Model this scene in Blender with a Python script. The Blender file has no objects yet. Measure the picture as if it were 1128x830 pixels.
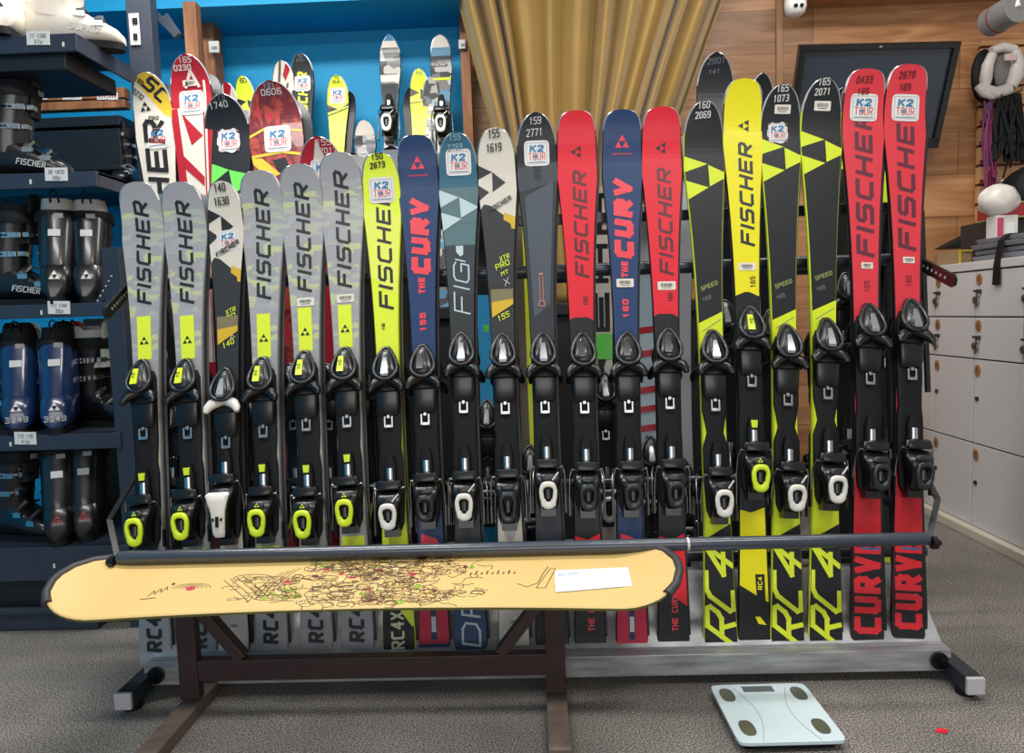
import bpy, math, random
from mathutils import Vector, Matrix
from mathutils.geometry import tessellate_polygon
random.seed(7)
C = bpy.context.scene.collection
PI = math.pi
# ------------------------------------------------------------------ camera
F = 820.0; CX = 564.0; CY = 415.0; H = 0.97
ya = Vector((21/F, 69/F, -1)).normalized()
zd = -Vector((296/F, -9085/F, -1))
zd = (zd - ya*zd.dot(ya)).normalized()
xa = ya.cross(zd).normalized()
R = Matrix(((xa.x, ya.x, zd.x), (xa.y, ya.y, zd.y), (xa.z, ya.z, zd.z)))   # world -> camera
Ri = R.transposed()
EYE = Vector((0, 0, H))
def ray(px, py):
    return Ri @ Vector(((px-CX)/F, -(py-CY)/F, -1))
def at(px, py, Y=None, Z=None, X=None):
    d = ray(px, py)
    if Y is not None: t = Y/d.y
    elif Z is not None: t = (Z-H)/d.z
    else: t = X/d.x
    return EYE + d*t
def atp(px, py, P, N):
    d = ray(px, py)
    return EYE + d*((P-EYE).dot(N)/d.dot(N))
cam = bpy.data.cameras.new('camera'); co = bpy.data.objects.new('camera', cam); C.objects.link(co)
co.matrix_world = Matrix.Translation(EYE) @ Ri.to_4x4()
cam.sensor_width = 36; cam.lens = F/1128*36; cam.clip_start = .05
bpy.context.scene.camera = co

# ------------------------------------------------------------------ materials
def lin(c):
    return tuple((v/255/12.92 if v/255 <= .04045 else ((v/255+.055)/1.055)**2.4) for v in c)+(1,)
MC = {}
def mat(name, rgb, rough=.5, metal=0, var=.06, scale=30, coat=0, bump=0, bscale=200, spec=.5, emit=0):
    if name in MC: return MC[name]
    m = bpy.data.materials.new(name); m.use_nodes = True
    nt = m.node_tree; b = nt.nodes['Principled BSDF']
    tc = nt.nodes.new('ShaderNodeTexCoord'); nz = nt.nodes.new('ShaderNodeTexNoise')
    nz.inputs['Scale'].default_value = scale; nz.inputs['Detail'].default_value = 4
    nt.links.new(tc.outputs['Object'], nz.inputs['Vector'])
    mx = nt.nodes.new('ShaderNodeMix'); mx.data_type = 'RGBA'
    c = lin(rgb)
    mx.inputs[6].default_value = tuple(v*(1-var*1.6) for v in c[:3])+(1,)
    mx.inputs[7].default_value = tuple(min(1, v*(1+var*1.6)) for v in c[:3])+(1,)
    nt.links.new(nz.outputs['Fac'], mx.inputs[0]); nt.links.new(mx.outputs[2], b.inputs['Base Color'])
    b.inputs['Roughness'].default_value = rough; b.inputs['Metallic'].default_value = metal
    b.inputs['Coat Weight'].default_value = coat; b.inputs['Coat Roughness'].default_value = .12
    b.inputs['Specular IOR Level'].default_value = spec
    if bump:
        n2 = nt.nodes.new('ShaderNodeTexNoise'); n2.inputs['Scale'].default_value = bscale; n2.inputs['Detail'].default_value = 3
        nt.links.new(tc.outputs['Object'], n2.inputs['Vector'])
        bp = nt.nodes.new('ShaderNodeBump'); bp.inputs['Strength'].default_value = bump; bp.inputs['Distance'].default_value = .01
        nt.links.new(n2.outputs['Fac'], bp.inputs['Height']); nt.links.new(bp.outputs[0], b.inputs['Normal'])
    if emit:
        nt.links.new(mx.outputs[2], b.inputs['Emission Color']); b.inputs['Emission Strength'].default_value = emit
    MC[name] = m
    return m
def ramp_noise(name, stops, scale, rough=.5, vec=(1, 1, 1), detail=5, dist=0, coat=0, const=False, bump=0, tex='noise', metal=0):
    if name in MC: return MC[name]
    m = bpy.data.materials.new(name); m.use_nodes = True
    nt = m.node_tree; b = nt.nodes['Principled BSDF']
    tc = nt.nodes.new('ShaderNodeTexCoord'); mp = nt.nodes.new('ShaderNodeMapping'); mp.inputs['Scale'].default_value = vec
    nt.links.new(tc.outputs['Object'], mp.inputs[0])
    if tex == 'noise':
        nz = nt.nodes.new('ShaderNodeTexNoise'); nz.inputs['Detail'].default_value = detail; nz.inputs['Distortion'].default_value = dist; out = nz.outputs['Fac']
    else:
        nz = nt.nodes.new('ShaderNodeTexVoronoi'); nz.distance = 'CHEBYCHEV'; sp = nt.nodes.new('ShaderNodeSeparateColor')
        nt.links.new(nz.outputs['Color'], sp.inputs[0]); out = sp.outputs[0]
    nz.inputs['Scale'].default_value = scale
    nt.links.new(mp.outputs[0], nz.inputs['Vector'])
    cr = nt.nodes.new('ShaderNodeValToRGB'); el = cr.color_ramp.elements
    if const: cr.color_ramp.interpolation = 'CONSTANT'
    el[0].position = stops[0][0]; el[0].color = lin(stops[0][1]); el[1].position = stops[1][0]; el[1].color = lin(stops[1][1])
    for p, c in stops[2:]:
        e = el.new(p); e.color = lin(c)
    nt.links.new(out, cr.inputs[0]); nt.links.new(cr.outputs[0], b.inputs['Base Color'])
    b.inputs['Roughness'].default_value = rough; b.inputs['Coat Weight'].default_value = coat; b.inputs['Metallic'].default_value = metal
    if bump:
        bp = nt.nodes.new('ShaderNodeBump'); bp.inputs['Strength'].default_value = bump; bp.inputs['Distance'].default_value = .01
        nt.links.new(out, bp.inputs['Height']); nt.links.new(bp.outputs[0], b.inputs['Normal'])
    MC[name] = m
    return m
def sheet(name, rgb):            # glossy ski top sheet colour
    return mat('sheet_'+name, rgb, rough=.45, coat=.10, var=.03, scale=60, spec=.32)
BLK = mat('black_plastic', (12, 12, 14), .32, coat=.15)
BLKM = mat('black_matte', (13, 14, 16), .65, spec=.3)
DGR = mat('dark_grey_gloss', (30, 32, 36), .34, coat=.25)
SIL = mat('silver_metal', (190, 190, 192), .28, metal=1)
EDGE = mat('ski_edge_steel', (175, 175, 178), .3, metal=.8)
BASE = mat('ski_base', (24, 24, 27), .45)
NEON = mat('neon_plastic', (214, 236, 40), .35, coat=.3)
WHT = mat('white_plastic', (226, 222, 212), .4, coat=.2)
PAPER = mat('paper_white', (222, 222, 218), .8)
ORANGE = mat('amber_plastic', (200, 110, 50), .4)
TUBE = mat('rack_tube', (46, 54, 66), .35, coat=.3, var=.1)

# ------------------------------------------------------------------ mesh builder
class MB:
    def __init__(s): s.v = []; s.f = []; s.m = []
    def add(s, vs, fs, mi=0):
        o = len(s.v); s.v += [tuple(p) for p in vs]
        for f in fs: s.f.append([i+o for i in f]); s.m.append(mi)
        return s
    def box(s, c, d, mi=0, M=None):
        x, y, z = d[0]/2, d[1]/2, d[2]/2
        vs = [Vector((a, b, e)) for a in (-x, x) for b in (-y, y) for e in (-z, z)]
        if M is not None: vs = [M @ p for p in vs]
        vs = [p+Vector(c) for p in vs]
        return s.add(vs, [(0, 1, 3, 2), (4, 6, 7, 5), (0, 4, 5, 1), (2, 3, 7, 6), (0, 2, 6, 4), (1, 5, 7, 3)], mi)
    def bar(s, a, b, wx, wy, mi=0, up=Vector((0, 0, 1))):
        a = Vector(a); b = Vector(b); z = (b-a).normalized()
        x = up.cross(z)
        if x.length < 1e-3: x = Vector((1, 0, 0))
        x.normalize(); y = z.cross(x)
        vs = [p+x*sx*wx/2+y*sy*wy/2 for p in (a, b) for sx, sy in ((-1, -1), (1, -1), (1, 1), (-1, 1))]
        return s.add(vs, [(3, 2, 1, 0), (4, 5, 6, 7), (0, 1, 5, 4), (1, 2, 6, 5), (2, 3, 7, 6), (3, 0, 4, 7)], mi)
    def loft(s, loops, mi=0, caps=True, closed=False):
        n = len(loops[0]); o = len(s.v)
        for l in loops: s.v += [tuple(p) for p in l]
        k = len(loops)
        for i in range(k if closed else k-1):
            a = o+i*n; b = o+((i+1) % k)*n
            for j in range(n):
                q = (j+1) % n
                s.f.append([a+j, a+q, b+q, b+j]); s.m.append(mi)
        if caps and not closed:
            s.f.append([o+j for j in range(n)][::-1]); s.m.append(mi)
            s.f.append([o+(k-1)*n+j for j in range(n)]); s.m.append(mi)
        return s
    def tube(s, pts, r, mi=0, n=10, closed=False, caps=True):
        pts = [Vector(p) for p in pts]; k = len(pts)
        loops = []; prev = None
        for i, p in enumerate(pts):
            if closed: t = pts[(i+1) % k]-pts[i-1]
            else: t = pts[min(i+1, k-1)]-pts[max(i-1, 0)]
            t.normalize()
            if prev is None:
                prev = t.cross(Vector((0, 0, 1)))
                if prev.length < .1: prev = t.cross(Vector((1, 0, 0)))
            prev = (prev-t*prev.dot(t)).normalized(); q = t.cross(prev)
            rr = r[i] if isinstance(r, (list, tuple)) else r
            loops.append([p+prev*rr*math.cos(a*2*PI/n)+q*rr*math.sin(a*2*PI/n) for a in range(n)])
        return s.loft(loops, mi, caps, closed)
    def disc(s, c, ax, r, h, mi=0, n=20):
        c = Vector(c); ax = Vector(ax).normalized()
        return s.tube([c, c+ax*h], r, mi, n)
    def prism(s, pts, off, mi=0):
        pts = [Vector(p) for p in pts]; off = Vector(off); n = len(pts)
        return s.add(pts+[p+off for p in pts], [list(range(n))[::-1], list(range(n, 2*n))]+[[i, (i+1) % n, (i+1) % n+n, i+n] for i in range(n)], mi)
    def ell(s, c, r, mi=0, n=14, k=8, M=None):
        loops = []
        for i in range(k+1):
            a = -PI/2+PI*i/k; ca = max(math.cos(a), .02)
            l = [Vector((r[0]*ca*math.cos(t*2*PI/n), r[1]*ca*math.sin(t*2*PI/n), r[2]*math.sin(a))) for t in range(n)]
            if M is not None: l = [M @ p for p in l]
            loops.append([p+Vector(c) for p in l])
        return s.loft(loops, mi)
    def build(s, name, mats, parent=None, smooth=40, bevel=0, fix=True):
        me = bpy.data.meshes.new(name); me.from_pydata(s.v, [], s.f)
        if not isinstance(mats, (list, tuple)): mats = [mats]
        for m in mats: me.materials.append(m)
        me.polygons.foreach_set('material_index', s.m)
        if fix:
            import bmesh
            bm = bmesh.new(); bm.from_mesh(me); bmesh.ops.recalc_face_normals(bm, faces=bm.faces[:]); bm.to_mesh(me); bm.free()
        if smooth:
            me.polygons.foreach_set('use_smooth', [True]*len(me.polygons)); me.set_sharp_from_angle(angle=math.radians(smooth))
        me.update()
        o = bpy.data.objects.new(name, me); C.objects.link(o)
        if parent is not None: o.parent = parent
        if bevel:
            b = o.modifiers.new('bevel', 'BEVEL'); b.width = bevel; b.segments = 2; b.limit_method = 'ANGLE'; b.angle_limit = math.radians(50)
        return o
def tag(o, label=None, cat=None, group=None, kind=None):
    if label: o['label'] = label
    if cat: o['category'] = cat
    if group: o['group'] = group
    if kind: o['kind'] = kind
    return o
def empty(name, label, cat, loc=(0, 0, 0), rz=0, group=None):
    o = bpy.data.objects.new(name, None); C.objects.link(o); o.empty_display_size = .05
    o.location = loc; o.rotation_euler = (0, 0, rz)
    return tag(o, label, cat, group)
def se(hu, hw, n=16, p=3.0):
    out = []
    for i in range(n):
        a = 2*PI*(i+.5)/n; c, q = math.cos(a), math.sin(a)
        out.append((hu*math.copysign(abs(c)**(2/p), c), hw*math.copysign(abs(q)**(2/p), q)))
    return out
# ------------------------------------------------------------------ stroke lettering
G = {
 'F': [[(0,0),(0,6),(4,6)], [(0,3.1),(3.3,3.1)]], 'I': [[(2,0),(2,6)]],
 'S': [[(0,0),(3.4,0),(4,.7),(4,2.5),(3.4,3.1),(.6,3.1),(0,3.7),(0,5.3),(.6,6),(4,6)]],
 'C': [[(4,0),(.8,0),(0,.8),(0,5.2),(.8,6),(4,6)]], 'H': [[(0,0),(0,6)],[(4,0),(4,6)],[(0,3),(4,3)]],
 'E': [[(4,0),(0,0),(0,6),(4,6)],[(0,3),(3.5,3)]], 'R': [[(0,0),(0,6),(3.3,6),(4,5.3),(4,3.6),(3.3,2.8),(0,2.8)],[(1.6,2.8),(4,0)]],
 'K': [[(0,0),(0,6)],[(4,6),(.3,2.8)],[(1.3,3.6),(4,0)]], 'T': [[(0,6),(4,6)],[(2,6),(2,0)]],
 'O': [[(.7,0),(3.3,0),(4,.7),(4,5.3),(3.3,6),(.7,6),(0,5.3),(0,.7),(.7,0)]], 'U': [[(0,6),(0,.8),(.8,0),(3.2,0),(4,.8),(4,6)]],
 'V': [[(0,6),(2,0),(4,6)]], 'A': [[(0,0),(2,6),(4,0)],[(.8,2),(3.2,2)]], 'X': [[(0,0),(4,6)],[(0,6),(4,0)]],
 'P': [[(0,0),(0,6),(3.3,6),(4,5.3),(4,3.4),(3.3,2.7),(0,2.7)]], 'M': [[(0,0),(0,6),(2,3),(4,6),(4,0)]],
 'D': [[(0,0),(0,6),(2.8,6),(4,4.8),(4,1.2),(2.8,0),(0,0)]], 'Y': [[(0,6),(2,3),(4,6)],[(2,3),(2,0)]],
 'L': [[(0,6),(0,0),(4,0)]], 'N': [[(0,0),(0,6),(4,0),(4,6)]], 'B': [[(0,0),(0,6),(3.4,6),(4,5),(3.4,3.2),(0,3.2)],[(3.4,3.2),(4,2),(3.4,0),(0,0)]],
 'G': [[(4,5.2),(3.2,6),(.8,6),(0,5.2),(0,.8),(.8,0),(4,0),(4,3),(2.2,3)]], 'J': [[(4,6),(4,.8),(3.2,0),(.8,0),(0,.8)]],
 'W': [[(0,6),(1,0),(2,4),(3,0),(4,6)]], 'Z': [[(0,6),(4,6),(0,0),(4,0)]], 'g': [[(4,0),(4,4),(0,4),(0,1),(4,1)],[(4,0),(3,-2),(0,-2)]], 'p': [[(0,-2),(0,4),(4,4),(4,.5),(0,.5)]],
 'n': [[(0,0),(0,3.4),(.6,4),(3.4,4),(4,3.4),(4,0)]],
 '0': [[(.7,0),(3.3,0),(4,.7),(4,5.3),(3.3,6),(.7,6),(0,5.3),(0,.7),(.7,0)]], '1': [[(1,5),(2.2,6),(2.2,0)]],
 '2': [[(0,5.2),(.8,6),(3.2,6),(4,5.2),(4,4),(0,0),(4,0)]], '3': [[(0,6),(3.3,6),(4,5.2),(4,3.8),(3.2,3.1),(1,3.1)],[(3.2,3.1),(4,2.4),(4,.8),(3.3,0),(0,0)]],
 '4': [[(3,0),(3,6),(0,2),(4,2)]], '5': [[(4,6),(0,6),(0,3.4),(3.3,3.4),(4,2.6),(4,.8),(3.3,0),(0,0)]],
 '6': [[(4,6),(1,6),(0,5),(0,.7),(.7,0),(3.3,0),(4,.7),(4,2.6),(3.3,3.3),(0,3.3)]], '7': [[(0,6),(4,6),(1.5,0)]],
 '8': [[(.7,0),(3.3,0),(4,.8),(4,2.3),(3.3,3.1),(.7,3.1),(0,3.8),(0,5.2),(.7,6),(3.3,6),(4,5.2),(4,3.8),(3.3,3.1)],[(.7,3.1),(0,2.3),(0,.8),(.7,0)]],
 '9': [[(0,0),(3,0),(4,1),(4,5.3),(3.3,6),(.7,6),(0,5.3),(0,3.4),(.7,2.7),(4,2.7)]], '-': [[(0.5,3),(3.5,3)]], '.': [[(1.8,0),(2.2,0)]], ' ': [],
}
def stroke_polys(pl, th):
    out = []
    for i in range(len(pl)-1):
        a = Vector(pl[i]); b = Vector(pl[i+1]); d = b-a
        if d.length < 1e-6: continue
        d.normalize(); n = Vector((-d.y, d.x)); e = th*.42
        a2 = a-d*e; b2 = b+d*e
        out.append([a2+n*th/2, a2-n*th/2, b2-n*th/2, b2+n*th/2])
    return out
def text_polys(s, length, h, th, shear=0, gapf=.28):
    """polygons (x right, y up) of the string fitted to a length, height h, centred on y=0, starting x=0"""
    ws = [(.0 if ch in 'I1' else 1.0) for ch in s]
    # letter width w, stroke th, gap g
    unit = sum(1 if ch not in 'I' else .0 for ch in s)
    g = gapf
    tot = max(unit+g*(len(s)-1), .01); cw = max((length-th*len(s))/tot, .0005)
    out = []; x = th/2
    for ch in s:
        wch = 0 if ch == 'I' else cw
        for pl in G.get(ch, []):
            pts = []
            for a, b in pl:
                X = x+(a/4*cw if ch != 'I' else 0); Yy = (b/6-.5)*(h-th)
                pts.append((X+shear*Yy, Yy))
            out += stroke_polys(pts, th)
        x += wch+th+g*cw
    return out
def tri_logo(s, ang):
    """three small triangles making a big one (inverted gap in the middle), apex pointing along ang"""
    V3 = [Vector((math.cos(ang+k*2*PI/3), math.sin(ang+k*2*PI/3)))*s for k in range(3)]
    out = []
    for k in range(3):
        a = V3[k]; b = (V3[k]+V3[(k+1) % 3])/2; c = (V3[k]+V3[(k+2) % 3])/2
        ctr = (a+b+c)/3
        out.append([ctr+(p-ctr)*.94 for p in (a, b, c)])
    return out
def clip(poly, a, b, c):
    out = []
    n = len(poly)
    for i in range(n):
        p = poly[i]; q = poly[(i+1) % n]
        fp = a*p[0]+b*p[1]-c; fq = a*q[0]+b*q[1]-c
        if fp <= 0: out.append(p)
        if (fp < 0 < fq) or (fq < 0 < fp):
            t = fp/(fp-fq); out.append((p[0]+(q[0]-p[0])*t, p[1]+(q[1]-p[1])*t))
    return out
# ------------------------------------------------------------------ skis
def S(u, w, v): return Vector((u, -w, v))
class SkiGeo:
    def __init__(s, L, W, p=2.6, tl=.10, rise=.04, tailp=4.0):
        s.L, s.W, s.p, s.tl, s.rise, s.tailp = L, W, p, tl, rise, tailp
        a = [0, .004, .010, .02, .035, .06]
        n = 14
        a += [.06+(L-.22-.06)*i/n for i in range(1, n+1)]
        a += [L-.22+.22*(1-(1-i/20)**1.6) for i in range(1, 21)]
        s.st = a
    def hw(s, v):
        W1, W2, W3 = s.W; L = s.L
        q = v/L
        if q < .42: k = max(0, (.42-q)/.38); k = min(k, 1); w = W2+(W3-W2)*k**1.7
        else: k = min((q-.42)/.46, 1); w = (W2+(W1-W2)*k**2.7)*(1-.09*max(0, (q-.88)/.12))
        if v > L-s.tl: w *= max(1-((v-(L-s.tl))/s.tl)**s.p, 0)**(1/s.p) if v < L else 0
        if v < .035: w *= (max(1-((.035-v)/.045)**s.tailp, .0))**(1/s.tailp)
        return max(w/2, .004)
    def c(s, v):
        k = max(0, (v-(s.L-.14))/.14); j = max(0, (.06-v)/.06)
        return s.rise*k**1.8+.005*j*j
    def ins(s, v):
        return .0022+.0026*min(max((v-(s.L-s.tl))/(s.tl*.35), 0), 1) if s.hw(v) > .008 else .001
    def t(s, v):
        q = v/s.L
        return .008+.010*math.sin(PI*min(max(q, 0), 1))**1.3
    def _seg(s, f, v):
        st = s.st
        for i in range(len(st)-1):
            if v <= st[i+1] or i == len(st)-2:
                k = (v-st[i])/(st[i+1]-st[i]); return f(st[i])*(1-k)+f(st[i+1])*k
    def top(s, v): return s._seg(lambda q: s.c(q)+s.t(q), v)
    def drape(s, mb, polys, mi, off):
        for pi_, P in enumerate(polys):
            of2 = off+.00006*(pi_ % 4)
            P = [(float(a), float(b)) for a, b in P]
            if len(P) > 4 or len(P) == 4:
                tr = tessellate_polygon([[Vector((a, b, 0)) for a, b in P]]) if len(P) > 4 else [(0, 1, 2), (0, 2, 3)]
                tris = [[P[i] for i in t] for t in tr]
            else: tris = [P]
            for T in tris:
                v0 = min(q[1] for q in T); v1 = max(q[1] for q in T)
                for i in range(len(s.st)-1):
                    a, b = s.st[i], s.st[i+1]
                    if b <= v0 or a >= v1: continue
                    Q = clip(T, 0, -1, -a); Q = clip(Q, 0, 1, b) if Q else Q
                    if not Q: continue
                    ha, hb = s.hw(a)-s.ins(a), s.hw(b)-s.ins(b); k = (hb-ha)/(b-a)
                    Q = clip(Q, 1, -k, ha-k*a); Q = clip(Q, -1, -k, ha-k*a) if Q else Q
                    if len(Q) < 3: continue
                    wa = s.c(a)+s.t(a); wb = s.c(b)+s.t(b)
                    mb.add([S(u, wa+(wb-wa)*(v-a)/(b-a)+of2, v) for u, v in Q], [list(range(len(Q)))], mi)
    def body(s, mb):
        for i in range(len(s.st)-1):
            r = []
            for v in (s.st[i], s.st[i+1]):
                h, c, t, n = s.hw(v), s.c(v), s.t(v), s.ins(v)
                r.append([S(-h, c, v), S(h, c, v), S(h, c+.002, v), S(h, c+t*.8, v), S(h-n, c+t, v), S(-h+n, c+t, v), S(-h, c+t*.8, v), S(-h, c+.002, v)])
            for j in range(8):
                q = (j+1) % 8
                mb.add([r[0][j], r[0][q], r[1][q], r[1][j]], [(0, 1, 2, 3)], {0: 2, 1: 1, 7: 1, 4: 0}.get(j, 1 if v > s.L-s.tl*.9 else 3))
        for e in (0, -1):
            v = s.st[e]; h, c, t = s.hw(v), s.c(v), s.t(v)
            mb.add([S(-h, c, v), S(h, c, v), S(h-.002, c+t, v), S(-h+.002, c+t, v)], [(0, 1, 2, 3)], 3 if e == 0 else 1)
def sticker_k2(g, root, u, v, sz=.072, ang=0, ragged=False, off=.0022):
    mb = MB(); ca, sa = math.cos(ang), math.sin(ang)
    def put(polys, mi, o):
        g.drape(mb, [[(u+a*ca-b*sa, v+a*sa+b*ca) for a, b in P] for P in polys], mi, o)
    h = sz/2; n = 24
    out = [(a, b) for a, b in se(h, h, n, 7)] if not ragged else [(a*(.9+.1*math.sin(i*2.3)), b*(.92+.1*math.cos(i*1.7))) for i, (a, b) in enumerate(se(h, h*1.05, n, 3))]
    put([out], 0, off)
    f = h*.84; q = h*.80
    for a in range(4):
        c2, s2 = math.cos(a*PI/2), math.sin(a*PI/2)
        put([[(x*c2-y*s2, x*s2+y*c2) for x, y in ((-f, f), (f, f), (f, q), (-f, q))]], 3, off+.0003)
    k = text_polys('K2', sz*.56, sz*.28, sz*.075, .1)
    put([[(p[0]-sz*.28, p[1]+sz*.19) for p in P] for P in k], 1, off+.0003)
    k = text_polys('TOUR', sz*.68, sz*.30, sz*.035, 0)
    put([[(p[0]-sz*.34, p[1]-sz*.12) for p in P] for P in k], 2, off+.0003)
    c = [(math.cos(i*PI/4)*sz*.085-sz*.05, math.sin(i*PI/4)*sz*.085-sz*.12) for i in range(8)]
    put([c], 4, off+.0006)
    put([[(-f*.85, -h*.66), (f*.85, -h*.66), (f*.85, -h*.74), (-f*.85, -h*.74)]], 4, off+.0003)
    return mb.build('sticker', [mat('sticker_white', (222, 226, 226), .45), mat('sticker_blue', (70, 120, 160), .5), mat('sticker_red', (215, 75, 65), .5), mat('sticker_pink', (205, 150, 140), .5), mat('sticker_slate', (110, 130, 145), .5)], root, 0)
def sticker_bar(g, root, u, v, w=.05, h=.024, off=.0022):
    mb = MB()
    g.drape(mb, [[(u+a, v+b) for a, b in se(w/2, h/2, 20, 14)]], 0, off)
    rr = random.Random(int(v*1000)); x = -w*.32
    while x < w*.32:
        bw = rr.choice((.0006, .0011, .0017)); g.drape(mb, [[(u+x, v-h*.12), (u+x+bw, v-h*.12), (u+x+bw, v+h*.26), (u+x, v+h*.26)]], 1, off+.0003); x += bw+rr.choice((.0006, .0012))
    g.drape(mb, [[(u-w*.25, v-h*.3), (u+w*.25, v-h*.3), (u+w*.25, v-h*.22), (u-w*.25, v-h*.22)]], 1, off+.0003)
    return mb.build('barcode_label', [mat('label_white', (226, 220, 205), .6), mat('label_ink', (40, 40, 42), .6)], root, 0)

def ring_pts(cu, w, v, hu, hv, n=22, taper=.3, tilt=.0):
    out = []
    for a, b in se(hu, hv, n, 2.7):
        k = 1+taper*(b/hv)*.5
        out.append(S(cu+a*k, w+tilt*(b/hv), v+b))
    return out
def binding(root, g, tv, r1, r0, toe='dark', ring='white', plate='wide', badge='silver', yaw=0):
    """tv: v at the toe's top; r1, r0: v of the heel lever's upper and lower end"""
    w0 = g.top((tv+r0)/2); W2 = .033
    bm_ = DGR
    # plate / track
    mb = MB()
    va, vb = r0-.01, tv-.035
    ws = [(va, .022), (va+.02, .030), (va+.10, .034), ((va+vb)/2-.05, .034), ((va+vb)/2-.01, .022 if plate == 'waist' else .030), ((va+vb)/2+.05, .033), (vb-.02, .033), (vb, .026)]
    mb.loft([[S(u, w0+w+.006, v) for u, w in se(h, .007, 12, 6)] for v, h in ws])
    pl = mb.build('binding_plate', BLKM, root, 30)
    if toe != 'none':
        # toe
        mb = MB()
        t = [(0, .009, .010), (.010, .017, .020), (.026, .021, .030), (.045, .026, .036), (.066, .031, .044), (.082, .033, .046), (.094, .030, .042), (.098, .022, .034)]
        mb.loft([[S(u, w0+.004+hh/2+w, tv-d) for u, w in se(hu, hh/2, 16, 3.2)] for d, hu, hh in t])
        to = mb.build('toe_piece', BLK, root, 50)
        # teardrop loop over the toe
        mb = MB()
        lp = []
        for i in range(20):
            a = 2*PI*i/20; b = math.cos(a); u = math.sin(a)*(.030-.012*b)
            d = .050-.045*b
            hh = .018+.034*min(d/.09, 1)
            lp.append(S(u, w0+hh, tv-d))
        mb.tube(lp, .0052, 0, 8, True)
        mb.build('toe_loop', bm_, to, 60)
        mb = MB()
        t = [(.006, .007, .016), (.022, .010, .033), (.050, .014, .046), (.078, .018, .056), (.090, .016, .053), (.094, .010, .048)]
        mb.loft([[S(u, w0+hh-.008+w, tv-d) for u, w in se(hu, .008, 12, 3)] for d, hu, hh in t])
        mb.build('toe_cover', DGR, to, 50)
        mb = MB()
        if badge == 'silver': mb.loft([[S(u, w0+hh, tv-d) for u, w in ((-hu, 0), (hu, 0))]+[S(hu, w0+hh-.004, tv-d), S(-hu, w0+hh-.004, tv-d)] for d, hu, hh in ((.034, .005, .042), (.055, .0075, .052), (.080, .010, .0605), (.087, .009, .059))])
        else: mb.loft([[S(u-.006, w0+hh, tv-d) for u, w in ((-hu, 0), (hu, 0))]+[S(hu-.006, w0+hh-.006, tv-d), S(-hu-.006, w0+hh-.006, tv-d)] for d, hu, hh in ((.030, .0065, .041), (.055, .0085, .053), (.074, .009, .060))])
        bc = {'silver': mat('badge_silver', (176, 178, 180), .25, metal=.7), 'neon': NEON, 'none': DGR}[badge]
        mb.build('toe_badge', bc, to, 30)
        # digits on a neon badge: release value 10
        if badge == 'neon':
            mb = MB()
            for P in text_polys('10', .016, .009, .002, 0):
                mb.add([S(-.006-p[1], w0+.0555+(p[0]-.008)*-.36, tv-.058+p[0]) for p in P], [(0, 1, 2, 3)])
            mb.build('release_value', BLKM, to, 0)
        # wings
        for sg in (-1, 1):
            mb = MB(); pts = [S(sg*.004, w0+.028, tv-.094), S(sg*.018, w0+.034, tv-.098), S(sg*.032, w0+.040, tv-.106), S(sg*.041, w0+.046, tv-.118), S(sg*.043, w0+.050, tv-.128)]
            mb.tube(pts, [.013, .015, .014, .011, .006], 0, 10)
            mb.build('toe_wing', WHT if ring == 'bigwhite' else BLK, to, 60)
        mb = MB()
        t = [(.096, .030, .024), (.112, .036, .030), (.124, .036, .032), (.128, .033, .026), (.175, .031, .026), (.190, .027, .020)]
        mb.loft([[S(u, w0+hh/2+w, tv-d) for u, w in se(hu, hh/2, 14, 5)] for d, hu, hh in t])
        mb.build('toe_pad', BLK, root, 40)
    # metal clip in front of the pad
    gap = (tv-.190)-(r1+.10)
    if gap > .015:
        mb = MB(); vc = tv-.200
        for sg in (-1, 1): mb.box(S(sg*.010, w0+.020, vc-.010), (.005, .010, .030))
        mb.box(S(0, w0+.020, vc-.022), (.025, .008, .008)); mb.disc(S(0, w0+.016, vc+.004), (0, -1, 0), .005, .010)
        mb.build('adjuster_clip', SIL, pl, 30, .0008)
    # screw housing with spring window above the heel
    mb = MB(); mb.loft([[S(u, w0+.022+w, v) for u, w in se(hu, .010, 12, 4)] for v, hu in ((r1+.045, .017), (r1+.10, .016), (r1+.125, .010))])
    tr = mb.build('heel_track', BLKM, root, 40)
    mb = MB(); mb.loft([[S(u, w0+.032+w, v) for u, w in se(.008, .004, 10, 3)] for v in (r1+.060, r1+.092)])
    mb.build('spring_window', ORANGE if badge == 'neon' and False else SIL, tr, 40)
    if badge == 'neon':
        mb = MB(); mb.prism([S(-.009, w0+.034, r1+.118), S(.009, w0+.034, r1+.118), S(.007, w0+.034, r1+.098), S(-.007, w0+.034, r1+.098)], S(0, .004, 0)); mb.build('track_tab', NEON, tr, 0)
    # brake pad
    mb = MB()
    mb.loft([[S(u, w0+ww+w, v) for u, w in se(hu, hh, 14, 4)] for v, hu, hh, ww in ((r1+.062, .024, .005, .045), (r1+.058, .032, .010, .050), (r1+.042, .035, .013, .052), (r1+.036, .030, .012, .052))])
    br = mb.build('brake_pad', BLK, root, 40)
    for sg in (-1, 1):
        mb = MB()
        mb.tube([S(sg*.024, w0+.050, r1+.036), S(sg*.040, w0+.046, r1+.040), S(sg*.045, w0+.034, r1+.020), S(sg*.046, w0+.024, r1-.015), S(sg*.047, w0+.018, r1-.050)], .0027, 0, 6)
        mb.build('brake_wire', SIL, br, 60)
        mb = MB(); mb.loft([[S(sg*.047+u, w0+.016+w, v) for u, w in se(.004, .007, 8, 3)] for v in (r1-.038, r1-.085)]); mb.build('brake_tip', BLK, br, 40)
    # heel housing
    mb = MB()
    t = [(r1+.036, .026, .030, .032), (r1+.030, .034, .058, .032), (r1+.012, .036, .074, .038), (r1-.002, .033, .080, .042), (r1-.020, .026, .078, .040), (r1-.045, .022, .068, .036), (r0+.005, .019, .055, .030), (r0-.012, .017, .030, .016)]
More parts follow.
